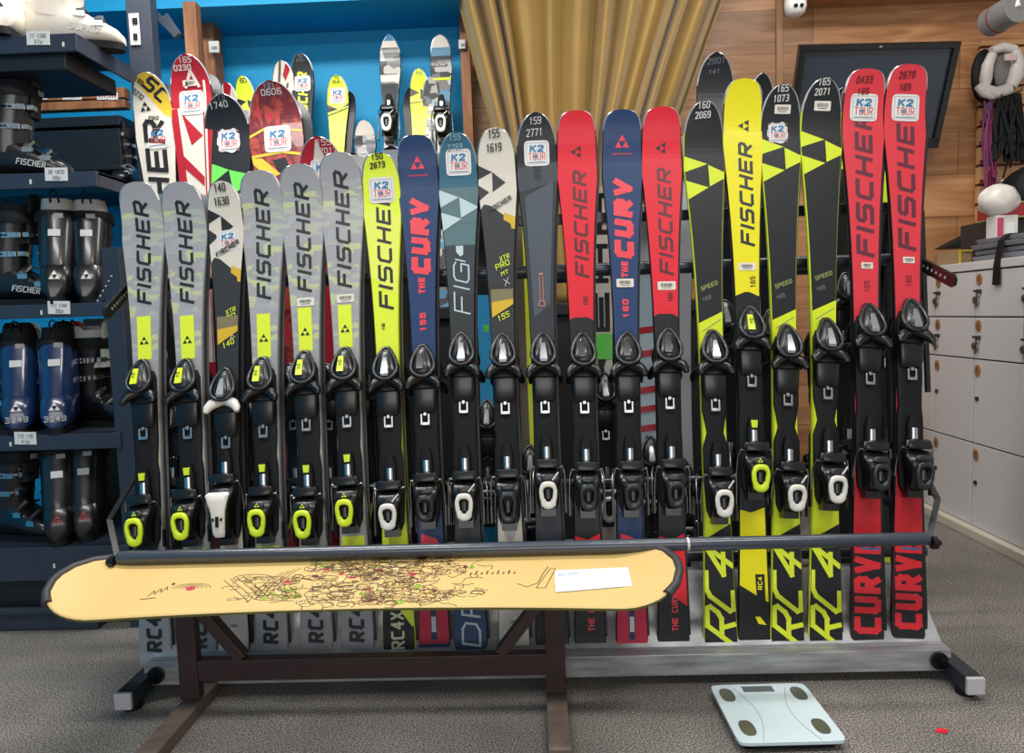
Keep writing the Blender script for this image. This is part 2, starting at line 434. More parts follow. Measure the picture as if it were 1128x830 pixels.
    mb.loft([[S(u, w0+tp-dp/2-.002+w, v) for u, w in se(hu, dp/2, 16, 3.4)] for v, hu, tp, dp in t])
    mb.box(S(0, w0+.018, (r0+r1)/2), (.040, .034, r1-r0+.05))
    he = mb.build('heel_piece', BLK, root, 45)
    mb = MB(); mb.ell(S(0, w0+.077, r1+.010), (.020, .004, .010), 0, 14, 6); mb.build('heel_cap', DGR, he, 60)
    rc = {'white': WHT, 'neon': NEON, 'black': DGR, 'bigwhite': WHT}[ring]
    mb = MB(); vm, hv = (r0+r1)/2, (r1-r0)/2-.006
    if ring == 'bigwhite':
        mb.loft([[S(u, w0+ww+w, v) for u, w in se(hu, .007, 16, 3)] for v, hu, ww in ((r1+.012, .026, .078), (r1+.004, .032, .086), (r1-.015, .026, .086), (r1-.04, .019, .082), (r0+.01, .016, .076), (r0, .012, .070))])
        le = mb.build('heel_lever', rc, he, 50)
        mb = MB(); mb.box(S(0, w0+.0885, vm-.012), (.008, .003, .028)); mb.box(S(-.011, w0+.0885, vm-.006), (.005, .003, .008)); mb.box(S(.011, w0+.0885, vm-.006), (.005, .003, .008)); mb.build('lever_slot', BLKM, le, 0)
    else:
        n = 24
        loops = []
        for i in range(n):
            a0 = 2*PI*(i+.5)/n
            cu = .0175*math.copysign(abs(math.cos(a0))**.75, math.cos(a0)); cv = hv*math.copysign(abs(math.sin(a0))**.75, math.sin(a0))
            k = 1+.16*cv/hv; wide = .0062 if abs(cv) < hv*.8 else .0075
            d = Vector((cu, cv)).normalized(); ww = w0+.083+.004*cv/hv
            if cv < -hv*.6: wide = .010
            loops.append([S(cu*k+d.x*x, ww+y, vm+cv+d.y*x) for x, y in se(wide, .006, 8, 3.5)])
        mb.loft(loops, 0, False, True)
        le = mb.build('heel_lever', rc, he, 60)
        mb = MB(); mb.loft([[S(u, w0+.078+w, v) for u, w in se(.006, .004, 8, 3)] for v in (vm-hv*.4, vm+hv*.5)]); mb.build('lever_core', mat('core_metal', (60, 60, 62), .3, metal=.5), le, 40)
    if ring == 'neon':
        mb = MB()
        for P in tri_logo(.008, PI/2): mb.add([S(a, w0+.0815, r1+.010+b) for a, b in P], [(0, 1, 2)])
        mb.build('heel_emblem', NEON, he, 0)
    elif ring == 'white':
        mb = MB(); mb.bar(S(.012, w0+.082, r1+.004), S(.028, w0+.076, r1+.024), .0025, .003); mb.build('heel_mark', WHT, he, 0)
    return w0

def make_ski(label, tail, tip, wpx, ops, col, bnd=None, plane=(1.925, .083, .2), shape=2.6, tl=.1, wt=None, group=None, partner=None, side=None, waist=None, rise=.04, name='ski', stickers=(), pgroup=None, pdu=.006, pdv=-.004):
    y0, z0, k = plane
    N = Vector((0, -1, k)).normalized(); P0 = Vector((0, y0, z0))
    T = atp(tail[0], tail[1], P0+N*.01, N)-N*.01
    P = atp(tip[0], tip[1], P0+N*(rise+.01), N)-N*(rise+.01)
    Z = (P-T); L = Z.length; Z.normalize()
    Y = -N; X = Y.cross(Z).normalized(); Y = Z.cross(X)
    root = bpy.data.objects.new(name, None); C.objects.link(root)
    Mx = Matrix(((X.x, Y.x, Z.x, T.x), (X.y, Y.y, Z.y, T.y), (X.z, Y.z, Z.z, T.z), (0, 0, 0, 1)))
    root.matrix_world = Mx
    tag(root, label, 'ski', group)
    W1 = wpx*P.y/F*.965; W3 = wt*T.y/F if wt else W1*.80; W2 = waist or W1*.555
    g = SkiGeo(L, (W1, W2, W3), shape, tl, rise)
    def V(py, w=.016):
        f = (py-tip[1])/(tail[1]-tip[1]); px = tip[0]+(tail[0]-tip[0])*f
        return (atp(px, py, P0+N*w, N)-T).dot(Z)
    mb = MB(); g.body(mb)
    sides = {'dark': BLKM, 'light': mat('side_light', (150, 150, 150), .4), 'neon': mat('side_neon', (214, 230, 40), .4)}
    mats = [col, EDGE, BASE, sides.get(side, BLKM)]
    off = .0004
    def mi(m):
        if m not in mats: mats.append(m)
        return mats.index(m)
    for op in ops:
        kd = op[0]
        if kd == 'Z':          # zone: list of (fraction of half width, pixel row)
            g.drape(mb, [[(fu*g.hw(min(max(V(py), .03), L-.1))*1.0, V(py)) for fu, py in op[2]]], mi(op[1]), off)
        elif kd == 'U':        # lettering running up the ski
            _, txt, m, yb, yt, fu, h, th, sh = op
            vb, vt = V(yb), V(yt); uc = fu*g.hw((vb+vt)/2)
            g.drape(mb, [[(uc-p[1], vb+p[0]) for p in Q] for Q in text_polys(txt, vt-vb, h, th, sh)], mi(m), off)
        elif kd == 'T':        # lettering at an angle
            _, txt, m, fu, py, ln, h, th, ang, sh = op
            a = math.radians(ang); ca, sa = math.cos(a), math.sin(a); v = V(py); uc = fu*g.hw(v)
            g.drape(mb, [[(uc+(p[0]-ln/2)*ca-p[1]*sa, v+(p[0]-ln/2)*sa+p[1]*ca) for p in Q] for Q in text_polys(txt, ln, h, th, sh)], mi(m), off)
        elif kd == 'L':        # three-triangle emblem
            _, m, fu, py, s, ang = op
            v = V(py); uc = fu*g.hw(v)
            g.drape(mb, [[(uc+a, v+b) for a, b in Q] for Q in tri_logo(s, math.radians(ang))], mi(m), off)
        off += .0003
    mb.build('ski_body', mats, root, 25, fix=False)
    for st in stickers:
        if st[0] == 'K': sticker_k2(g, root, st[1]*g.hw(V(st[2])), V(st[2]), *(st[3:] if len(st) > 3 else ()))
        else: sticker_bar(g, root, st[1]*g.hw(V(st[2])), V(st[2]), *(st[3:] if len(st) > 3 else ()))
    if bnd:
        tpy, r1y, r0y, kw = bnd
        binding(root, g, V(tpy, .03), V(r1y, .10), V(r0y, .10), **kw)
    if partner:
        r2 = root.copy(); C.objects.link(r2)
        r2.matrix_world = Mx @ Matrix.Translation((pdu, .0015, pdv)) @ Matrix.Rotation(PI, 4, 'Z')
        r2['label'] = partner; 
        if pgroup or group: r2['group'] = pgroup or group
        for ch in list(root.children):
            c = ch.copy(); C.objects.link(c); c.parent = r2
            for gch in ch.children:
                d = gch.copy(); C.objects.link(d); d.parent = c
    root['_L'] = round(L, 3)
    return root
# ------------------------------------------------------------------ the front row of skis
GREY = ramp_noise('sheet_grey_pixels', [(0, (160, 160, 163)), (.55, (166, 166, 170)), (.74, (190, 197, 150)), (.88, (176, 179, 164))], 1.0, .4, (26, 26, 70), tex='vor', const=True, coat=.2)
GREYP = sheet('grey', (160, 160, 164)); BK = sheet('black', (27, 29, 33)); INK = mat('ink_black', (25, 26, 28), .45)
YEL = sheet('neon_yellow', (226, 242, 60)); YEL2 = sheet('yellow', (238, 226, 20)); LIME = sheet('lime', (218, 232, 40))
RED = sheet('red', (226, 36, 54)); RED2 = sheet('coral_red', (222, 58, 70)); CRED = mat('letter_red', (236, 62, 76), .45); DRED = mat('letter_dark_red', (92, 14, 28), .45)
NAVY = sheet('navy', (32, 60, 104)); NAVYD = sheet('navy_dark', (30, 50, 84)); CREAM = sheet('cream', (218, 210, 196)); CHAR = sheet('charcoal', (48, 51, 54))
TEAL = sheet('teal', (44, 98, 122)); SLATE = sheet('slate', (86, 116, 122)); PALE = sheet('pale_blue', (190, 208, 214)); GOLD = sheet('gold', (216, 176, 50)); SLT2 = sheet('slate_dark', (54, 62, 68))
MARK = mat('marker_white', (205, 205, 200), .6); MARKB = mat('marker_black', (35, 33, 34), .6); MARKT = mat('marker_teal', (120, 160, 175), .6); MARKG = mat('marker_grey', (105, 112, 120), .6)
DKGR = sheet('dark_band', (47, 52, 60)); NT = mat('letter_neon', (222, 236, 44), .45); BLUE = sheet('blue', (58, 96, 150))
def full(m, ya_, yb_): return ('Z', m, [(-1.5, ya_), (1.5, ya_), (1.5, yb_), (-1.5, yb_)])
G1 = 'skis leaning in the front row of the rack'; G2 = 'rear skis of the pairs in the front row'
def num(a, b, py, m, fu=-.1, dy=13, L=.03, h=.022, th=.003, ang=4):
    return [('T', a, m, fu, py, L*len(a)/4*1.5, h, th, ang, .1), ('T', b, m, fu, py+dy, L*len(b)/4*1.45, h, th, ang, .1)]
def grey(label, plabel, tail, tip, F0, F1, rect, toe, ring, bar=None):
    ops = [full(GREYP, tip[1]-5, tip[1]+32), full(GREYP, tail[1]-80, tail[1]-12),
           ('U', 'FISCHER', INK, F0, F1, 0.02, .042, .0085, .30),
           ('Z', YEL, [(-.50, rect[0]), (.42, rect[0]), (.50, rect[1]), (-.52, rect[1])]),
           ('L', INK, -.04, (rect[0]+rect[1])/2+4, .016, 90),
           ('Z', YEL, [(-.8, ring[1]+12), (.8, ring[1]+12), (.8, ring[1]+26), (-.8, ring[1]+26)]),
           ('U', 'RC4', INK, tail[1]-12, tail[1]-52, -.0, .042, .0095, .12),
           ]
    st = [('B', .05, bar)] if bar else []
    return make_ski(label, tail, tip, 49, ops, GREY, (toe, ring[0], ring[1], dict(ring='neon', badge='neon')), shape=2.7, tl=.062, wt=38, side='light', partner=plabel, group=G1, pgroup=G2, stickers=st)
grey('grey and neon ski, the leftmost in the front row', 'rear ski of the leftmost grey pair, its tip silver behind', (171, 731), (148, 200), 335, 224, (349, 397), 396, (570, 600))
grey('grey and neon ski second from the left, a yellow tip behind it', 'rear ski behind the second grey ski from the left', (221, 727), (195, 200), 334, 224, (348, 396), 395, (564, 593))
grey('grey and neon ski just right of the cream tipped ski with number 140', 'rear ski behind the grey ski right of the number 140 ski', (299, 722), (283, 187), 329, 211, (346, 394), 393, (561, 590))
grey('grey and neon ski with barcode label, a grey ski on both its sides', 'rear ski behind the middle grey ski with barcode label', (349, 721), (327, 180), 321, 204, (339, 387), 386, (562, 592), 333)
grey('grey and neon ski with barcode label beside the bright yellow number 2673 ski', 'rear ski behind the grey ski that stands beside the yellow one', (394, 720), (371, 167), 316, 191, (336, 383), 382, (550, 579), 329)

def xtr(label, pl, tail, tip, wpx, n1, n2, lr, yy, toe, ring, kw, k2, bot):
    t = tip[1]
    ops = [full(CHAR, yy-8, bot+60), ('Z', CREAM, [(-1.5, t-6), (1.5, t-6), (1.5, yy+22), (.5, yy+12), (-.4, yy-2), (-.75, yy-4), (-1, yy+3), (-1.5, yy+8)]),
           ('Z', GOLD, [(.30, yy+6), (1.3, yy+14), (1.2, yy+26), (.75, yy+24), (.70, yy+19), (.28, yy+14)]),
           ('Z', INK, [(-1.1, lr-17), (-.25, lr-8), (-1.1, lr+1)]), ('Z', INK, [(-1.1, lr+4), (-.42, lr+14), (-1.1, lr+25)]), ('Z', INK, [(-.25, lr-8), (.42, lr+4), (-.25, lr+14)]),
           ('T', 'XTR', NT, .30, yy+56, .030, .014, .0018, 22, .2), ('T', 'PRO', NT, .15, yy+64, .042, .016, .0022, 22, .2), ('T', 'MT', NT, .3, yy+73, .022, .012, .0018, 22, .2), ('T', 'X', MARK, .42, yy+83, .016, .020, .0018, 22, .2),
           ('Z', sheet('khaki', (128, 118, 86)), [(-.78, bot-26), (.9, bot-26), (.9, bot-14), (-.80, bot+2)]), ('Z', GOLD, [(-.78, bot-12), (.9, bot-15), (.9, bot-9), (-.80, bot+5)]),
           ('T', n1, NT, .1, bot+4, .036, .016, .0022, 24, .3),
           full(CREAM, tail[1]-66, tail[1]-8), ('Z', INK, [(-1, tail[1]-72), (1, tail[1]-64), (.3, tail[1]-48), (-1, tail[1]-62)]), ('T', n1, INK, 0, tail[1]-34, .02, .008, .0015, 0, 0)]
    ops += num(n1, n2, t+12, MARKB)
    ops.append(('T', 'FISCHER', INK, .1, lr+28, .075, .014, .003, 30, .2))
    return make_ski(label, tail, tip, wpx, ops, CREAM, (toe, ring[0], ring[1], kw), shape=2.4, tl=.075, wt=36, partner=pl, group=G1, pgroup=G2, stickers=[('K', .1, k2, .062, .1)] if k2 else [])
xtr('cream tipped dark ski with hand written number 140 between grey skis', 'rear ski behind the cream tipped number 140 ski', (258, 724), (242, 199), 41, '140', '1630', 246, 287, 405, (547, 592), dict(ring='bigwhite', badge='silver'), 265, 375)
# bright yellow 2673
ops = [full(YEL, 395, 730), ('Z', sheet('lemon', (232, 240, 96)), [(-1.4, 238), (-.1, 228), (1.4, 246), (1.4, 330), (-1.4, 300)]), ('U', 'FISCHER', INK, 340, 208, .05, .042, .0085, .3),
       ('T', '150', MARKB, -.25, 360, .018, .009, .0018, 90, 0), ('Z', BK, [(-.62, 470), (.62, 470), (.70, 560), (-.70, 560)]),
       ('Z', BK, [(-1.5, 662), (-.3, 662), (.85, 712-20), (1.5, 712-26), (1.5, 740), (-1.5, 740)]), ('U', 'RC4XT', mat('letter_pale', (210, 214, 180), .5), 716, 664, -.05, .036, .006, .0)] + num('150', '2673', 177, MARKB, fu=-.1, dy=8, h=.016)
make_ski('bright yellow ski with hand written number 2673 beside navy ski', (440, 719), (416, 168), 43, ops, YEL, (382, 555, 583, dict(ring='white', badge='silver')), shape=2.7, tl=.062, wt=38, side='neon', partner='rear ski behind the bright yellow number 2673 ski', group=G1, pgroup=G2, stickers=[('K', .02, 210)])
# navy curv skis
def curv(label, pl, tail, tip, wpx, ly, cr, toe, ring, num_, bar=None, n2=160):
    ops = [('L', CRED, .0, ly, .024, 90), ('Z', mat('letter_rose', (150, 50, 80), .5), [(-.5, ly+10), (.5, ly+10), (.5, ly+12), (-.5, ly+12)]),
           ('U', 'CURV', CRED, cr[0], cr[1], .0, .054, .0185, .18), ('U', 'THE', CRED, cr[0]+22, cr[0]+4, .0, .019, .0055, .1),
           ('U', num_, CRED, cr[2], cr[2]-21, -.0, .017, .0048, .0),
           full(sheet('crimson', (190, 34, 66)), 655, tail[1]-9), ('Z', NAVYD, [(-.22, 600), (.22, 600), (.18, 706), (-.18, 706)]), ('Z', CRED, [(-.7, 588), (.4, 594), (.75, 602), (-.75, 602)]),
           ('Z', PALE, [(-.14, 680), (.14, 680), (.14, 697), (-.14, 697)])]
    return make_ski(label, tail, tip, wpx, ops, NAVY, (toe, ring[0], ring[1], dict(ring='black', badge='none')), shape=3.0, tl=.055, wt=36, partner=pl, group=G1, pgroup=G2, stickers=[('B', .0, bar, .048, .024)] if bar else [])
curv('navy ski with red lettering and red emblem next to the yellow number 2673 ski', 'rear ski behind the navy ski next to the yellow one', (479, 719), (457, 148), 46, 182, (302, 219, 366), 379, (546, 574), '155')
# teal FIG
ops = [full(TEAL, 140, 208), full(SLATE, 206, 246), full(SLT2, 270, 330), full(CHAR, 325, 640),
       ('Z', PALE, [(-1.1, 207), (.0, 217), (-1.0, 228)]), ('Z', PALE, [(-1.0, 233), (.12, 241), (-.95, 254)]), ('Z', PALE, [(.02, 217), (1.05, 229), (.10, 240)]),
       ('U', 'FIG', PALE, 345, 290, .05, .046, .0042, .28), ('U', 'I', PALE, 288, 283, .0, .03, .004, .3), ('Z', PALE, [(-.25, 271), (.2, 271), (.2, 281), (.0, 283), (-.25, 278)]),
       full(sheet('royal', (38, 66, 108)), 655, 730), ('U', 'DR', PALE, 712, 655, .05, .052, .006, .15)] + num('155', '2769', 156, MARKT, fu=-.1, dy=9, h=.016)
make_ski('teal tipped ski with white triangle emblem and hand written number 2769', (519, 716), (502, 145), 45, ops, SLATE, (366, 544, 573, dict(ring='white', badge='silver')), shape=2.3, tl=.085, wt=38, partner='rear ski behind the teal tipped number 2769 ski', group=G1, pgroup=G2, stickers=[('K', .05, 180)])
xtr('cream tipped dark ski with hand written number 1619 below the curtain', 'rear ski behind the cream tipped number 1619 ski', (567, 720), (545, 140), 44, '155', '1619', 197, 228, 367, (542, 576), dict(ring='black', badge='silver'), None, 345)
# black 2771
ops = [full(BK, 118, 180), ('Z', sheet('graphite', (66, 70, 76)), [(-1.5, 186), (1.5, 176), (1.5, 196), (-1.5, 214)]), ('Z', sheet('bluegrey', (76, 84, 94)), [(-.7, 216), (.75, 200), (.62, 345), (-.6, 350)]),
       ('Z', DKGR, [(-.6, 350), (.62, 335), (.6, 380), (-.6, 380)]), ('U', 'FISCHER', DKGR, 198, 182, 0, .02, .003, .2), full(sheet('blueblack', (40, 44, 56)), 395, 600),
       ('T', '159', MARK, -.05, 137, .034, .018, .0022, 4, .1), ('T', '2771', MARK, -.1, 148, .046, .020, .0022, 4, .1)]
for a, b in (((-.10, 333), (-.10, 304)), ((.14, 333), (.14, 304))):
    ops.append(('Z', mat('letter_copper', (190, 120, 100), .5), [(a[0]-.025, a[1]), (a[0]+.025, a[1]), (b[0]+.025, b[1]), (b[0]-.025, b[1])]))
ops += [('Z', mat('letter_copper', (190, 120, 100), .5), [(-.12, 301), (.16, 301), (.16, 303.5), (-.12, 303.5)]), ('T', '0', mat('letter_copper', (190, 120, 100), .5), .02, 335, .018, .018, .003, 0, 0)]
make_ski('black ski with grey blocks and hand written number 2771, left of the first red ski', (609, 719), (590, 123), 46, ops, CHAR, (366, 531, 560, dict(ring='white', badge='silver')), shape=2.2, tl=.09, wt=38, partner='rear ski behind the black number 2771 ski', group=G1, pgroup=G2, stickers=[('K', .0, 169)])
# red RC
def red(label, pl, tail, tip, F0, F1, ly, chev, toe, ring, n=160, bar=None):
    ops = [full(BK, chev-4, tail[1]), ('Z', RED, [(-1.5, tip[1]-6), (1.5, tip[1]-6), (1.5, chev+4), (-.0, chev-8), (-1.5, chev+2)]),
           ('U', 'FISCHER', DRED, F0, F1, .12, .040, .0082, .30), ('L', INK, .02, ly, .020, 180), ('T', str(n), MARKB, .35, chev-22, .026, .013, .0022, 90, 0),
           ('Z', RED, [(-1.5, 588), (0, 595), (1.5, 584), (1.5, 668), (1.4, 674), (-1.5, 640)]),
           ('U', 'THE CURV', CRED, 706-10, 656, .1, .016, .0030, .0), full(BLKM, tail[1]-14, tail[1]+5)]
    return make_ski(label, tail, tip, 45, ops, RED, (toe, ring[0], ring[1], dict(ring='black', badge='none')), shape=3.0, tl=.055, wt=36, partner=pl, group=G1, pgroup=G2, stickers=[('B', .1, bar)] if bar else [])
red('red ski with black heel, right of the black number 2771 ski', 'rear ski behind the red ski that has no barcode label', (651, 728), (635, 121), 305, 188, 167, 354, 366, (534, 562))
curv('navy ski with red lettering and white barcode label between two red skis', 'rear ski behind the navy ski between two red ones', (697, 727), (686, 120), 45, 158, (284, 197, 351), 365, (533, 561), '160', 312)
red('red ski with barcode label, left of the black number 2069 ski', 'rear ski behind the red ski with barcode label', (743, 728), (730, 117), 302, 185, 163, 350, 361, (531, 559), bar=315)
# black and lime race skis
def rc4(label, pl, tail, tip, a, b, ty, dz, toe, ring, st, sp):
    ops = [('Z', LIME, [(-1.1, ty-17), (.15, ty-7), (-1.0, ty+2)]), ('Z', LIME, [(-1.0, ty+11), (.18, ty+19), (-.95, ty+32)]), ('Z', LIME, [(.18, ty-6), (1.1, ty+4), (1.1, ty+8), (.24, ty+18)]),
           ('T', 'SPEED', mat('letter_olive', (150, 160, 90), .5), .0, sp, .050, .012, .0020, 22, .2), ('T', str(st), MARKG, -.25, sp+14, .026, .011, .0018, 22, .2),
           ('Z', LIME, [(-1.5, dz+14), (1.5, dz-6), (1.5, toe+110), (-1.5, toe+110)]), ('Z', MARKG, [(-.7, dz+19), (.8, dz+6), (.8, dz+7), (-.7, dz+20)]),
           ('Z', LIME, [(-1.5, toe+100), (1.5, toe+100), (1.5, 570), (1.2, 582), (-1.5, 602)]), full(BK, 610, 740),
           ('Z', BK, [(-.55, toe+75), (.55, toe+75), (.16, toe+110), (-.16, toe+110)]),
           ('U', 'RC4', NT, 704, 604, .0, .082, .0125, .75)]
    ops.insert(8, ('Z', BK, [(1.5, 572), (1.5, 630), (-1.5, 630), (-1.5, 600)]))
    ops += num(a, b, tip[1]+11, MARK, dy=9, h=.018, th=.0028)
    return ops
for lab, pl, tl_, tp_, a, b, ty, dz, toe, ring, st, sp, stk in (
    ('black and lime race ski with hand written number 2069 beside the yellow ski', 'rear ski behind the black number 2069 ski', (795, 723), (777, 110), '160', '2069', 187, 346, 363, (540, 569), 160, 315, []),
    ('black and lime race ski with torn sticker and number 1073, right of the yellow ski', 'rear ski behind the black number 1073 ski', (868, 722), (864, 92), '165', '1073', 168, 343, 357, (534, 562), 165, 313, [('B', .05, 122, .045, .024), ('K', -.15, 146, .062, .05, True)]),
    ('black and lime race ski with number 2071 beside the tall red ski', 'rear ski behind the black number 2071 ski', (910, 718), (910, 85), '165', '2071', 160, 333, 350, (524, 553), 165, 304, [('B', .0, 118, .046, .026)])):
    make_ski(lab, tl_, tp_, 45, rc4(lab, pl, tl_, tp_, a, b, ty, dz, toe, ring, st, sp), BK, (toe, ring[0], ring[1], dict(ring='white', badge='silver', plate='waist')), shape=2.2, tl=.09, wt=38, side='neon', partner=pl, group=G1, pgroup=G2, stickers=stk)
ops = [full(BK, 322, 740), ('Z', YEL2, [(-1.5, 70), (1.5, 70), (1.5, 330), (.0, 321), (-1.5, 329)]), ('U', 'FISCHER', INK, 270, 157, .12, .040, .0085, .30), ('L', INK, .12, 138, .021, 180), ('T', '165', MARKB, .45, 311, .032, .014, .0026, 90, 0),
       ('Z', YEL2, [(-1.5, 560), (-.1, 565), (1.5, 556), (1.5, 668), (.7, 662), (-1.5, 640)]), ('Z', BK, [(.1, 633), (.75, 633), (.75, 665), (.2, 663)]), ('T', 'RC4', YEL2, .42, 643, .034, .012, .0026, 90, 0),
       ('Z', YEL2, [(.05, 680), (.35, 680), (.75, 689), (.25, 688)])]
make_ski('plain yellow race ski with black emblem and barcode label, tallest of the yellow skis', (832, 722), (821, 86), 44, ops, YEL2, (337, 512, 541, dict(ring='neon', badge='neon')), shape=3.0, tl=.06, wt=36, side='dark', partner='rear ski behind the tallest yellow race ski', group=G1, pgroup=G2, stickers=[('B', .02, 294, .048, .022)])
def rcurve(label, pl, tail, tip, F0, F1, k2, n1, n2, sm, toe, ring):
    MR = mat('marker_maroon', (110, 16, 28), .6)
    ops = [('U', 'FISCHER', mat('letter_plum', (98, 30, 50), .5), F0, F1, .02, .050, .0115, .24), ('T', '165', MR, .1, sm+23, .032, .015, .0022, 90, 0),
           full(sheet('scarlet', (204, 36, 46)), 535, 596), full(BK, 592, 740), ('U', 'CURVE', mat('letter_scarlet', (214, 32, 46), .45), tail[1]-9, 592, .0, .070, .0165, .0), ('U', 'I', BLUE, 606, 600, .2, .05, .006, 0)]
    ops += num(n1, n2, tip[1]+17, MR, dy=11, h=.018, th=.0030)
    return make_ski(label, tail, tip, 46, ops, RED2, (toe, ring[0], ring[1], dict(ring='black', badge='silver')), shape=3.2, tl=.06, wt=37, side='dark', partner=pl, group=G1, pgroup=G2, stickers=[('K', .0, k2, .076), ('B', .1, sm, .032, .018)], pdu=.012)
rcurve('tall coral red ski with black bindings, second from the right end', 'rear ski behind the second red ski from the right end', (956, 708), (957, 75), 282, 120, 119, '0433', '165', 293, 334, (511, 539))
rcurve('tall coral red ski with number 2679, the rightmost in the front row', 'rear ski behind the rightmost coral red ski', (1001, 703), (1004, 70), 275, 110, 119, '2679', '165', 287, 329, (509, 538))
# ------------------------------------------------------------------ the room
def struct(name, mb, m, **k): return tag(mb.build(name, m, **k), kind='structure')
CARPET = ramp_noise('carpet', [(.36, (62, 58, 55)), (.5, (116, 110, 104)), (.64, (178, 171, 163))], 260, .95, detail=8, bump=.4)
def add_large(m):      # broad worn patches on the carpet
    nt = m.node_tree; b = nt.nodes['Principled BSDF']; l = b.inputs['Base Color'].links[0]; src = l.from_socket
    n = nt.nodes.new('ShaderNodeTexNoise'); n.inputs['Scale'].default_value = 3.5; n.inputs['Detail'].default_value = 4
    tc = [x for x in nt.nodes if x.type == 'TEX_COORD'][0]; nt.links.new(tc.outputs['Object'], n.inputs['Vector'])
    r = nt.nodes.new('ShaderNodeMapRange'); r.inputs[1].default_value = .3; r.inputs[2].default_value = .7; r.inputs[3].default_value = .72; r.inputs[4].default_value = 1.15
    nt.links.new(n.outputs['Fac'], r.inputs[0])
    mx = nt.nodes.new('ShaderNodeMix'); mx.data_type = 'RGBA'; mx.blend_type = 'MULTIPLY'; mx.inputs[0].default_value = 1
    nt.links.new(src, mx.inputs[6]); nt.links.new(r.outputs[0], mx.inputs[7]); nt.links.new(mx.outputs[2], b.inputs['Base Color'])
add_large(CARPET)
BLUEW = mat('wall_paint_blue', (0, 158, 214), .6, var=.05, scale=3)
def planks(name, w, h, c1, c2, c3, horizontal=True):
    m = bpy.data.materials.new(name); m.use_nodes = True; nt = m.node_tree; b = nt.nodes['Principled BSDF']
    tc = nt.nodes.new('ShaderNodeTexCoord'); sp = nt.nodes.new('ShaderNodeSeparateXYZ'); cb = nt.nodes.new('ShaderNodeCombineXYZ')
    nt.links.new(tc.outputs['Object'], sp.inputs[0]); nt.links.new(sp.outputs[0], cb.inputs[0]); nt.links.new(sp.outputs[2], cb.inputs[1])
    br = nt.nodes.new('ShaderNodeTexBrick'); br.inputs['Scale'].default_value = 1; br.inputs['Brick Width'].default_value = w; br.inputs['Row Height'].default_value = h
    br.inputs['Mortar Size'].default_value = .0016; br.inputs['Color1'].default_value = (.75, .75, .75, 1); br.inputs['Color2'].default_value = (1.1, 1.1, 1.1, 1); br.inputs['Mortar'].default_value = (.35, .3, .28, 1)
    nt.links.new(cb.outputs[0], br.inputs[0])
    mp = nt.nodes.new('ShaderNodeMapping'); mp.inputs['Scale'].default_value = (1.6, 1, 14)
    nt.links.new(tc.outputs['Object'], mp.inputs[0])
    nz = nt.nodes.new('ShaderNodeTexNoise'); nz.inputs['Scale'].default_value = 1.6; nz.inputs['Detail'].default_value = 8; nz.inputs['Distortion'].default_value = 1.2; nt.links.new(mp.outputs[0], nz.inputs['Vector'])
    cr = nt.nodes.new('ShaderNodeValToRGB'); e = cr.color_ramp.elements; e[0].position = .25; e[0].color = lin(c1); e[1].position = .72; e[1].color = lin(c3); k = e.new(.52); k.color = lin(c2)
    nt.links.new(nz.outputs['Fac'], cr.inputs[0])
    mx = nt.nodes.new('ShaderNodeMix'); mx.data_type = 'RGBA'; mx.blend_type = 'MULTIPLY'; mx.inputs[0].default_value = 1
    nt.links.new(cr.outputs[0], mx.inputs[6]); nt.links.new(br.outputs[0], mx.inputs[7]); nt.links.new(mx.outputs[2], b.inputs['Base Color'])
    b.inputs['Roughness'].default_value = .42
    return m
LAM = planks('laminate_wall', 1.35, .195, (150, 102, 64), (184, 130, 86), (206, 154, 108))
WOODP = ramp_noise('pine_post', [(.3, (122, 74, 42)), (.6, (168, 110, 66)), (.8, (190, 134, 88))], 4, .6, (6, 6, .8), dist=1)
WB = 3.62
XB = at(514, 80, Y=WB).x
mb = MB(); mb.box((0, 0, -.05), (5.2, 8.2, .1)); mb.v = [(x, y+.3, z) for x, y, z in mb.v]; struct('floor', mb, CARPET, smooth=0)
mb = MB(); mb.box(((-2.6+XB)/2, WB+.05, 1.4), (XB+2.6, .1, 2.8)); struct('wall_back_left', mb, BLUEW, smooth=0)
mb = MB(); mb.box(((2.6+XB)/2, WB+.05, 1.4), (2.6-XB, .1, 2.8)); struct('wall_back_right', mb, LAM, smooth=0)
WPAINT = mat('wall_paint_white', (205, 203, 198), .8, scale=4)
mb = MB(); mb.box((-2.65, .3, 1.4), (.1, 8.2, 2.8)); struct('wall_left', mb, BLUEW, smooth=0)
mb = MB(); mb.box((2.65, .3, 1.4), (.1, 8.2, 2.8)); struct('wall_right', mb, WPAINT, smooth=0)
mb = MB(); mb.box((0, -3.75, 1.4), (5.2, .1, 2.8)); struct('wall_front', mb, WPAINT, smooth=0)
mb = MB(); mb.box((0, .3, 2.85), (5.4, 8.2, .1)); struct('ceiling', mb, WPAINT, smooth=0)
# blue soffit over the blue wall, wooden ledge over the laminate
zs = at(350, 2, Y=3.28).z
mb = MB(); mb.box(((-2.6+XB)/2, (3.28+WB)/2, (zs+2.8)/2), (XB+2.6, WB-3.28, 2.8-zs)); struct('trim_1', mb, BLUEW, smooth=0)
a = at(870, 6, Y=3.58)
mb = MB(); mb.box(((a.x-.02+2.6)/2, (3.40+WB)/2, a.z+.04), (2.6-a.x+.02, WB-3.40, .08)); struct('trim_2', mb, LAM, smooth=0)
a = at(858, 50, Y=WB); mb = MB(); mb.box((a.x, WB-.006, 1.9), (.03, .012, 1.8)); struct('trim_3', mb, mat('trim_tan', (170, 126, 88), .5), smooth=0, bevel=.002)
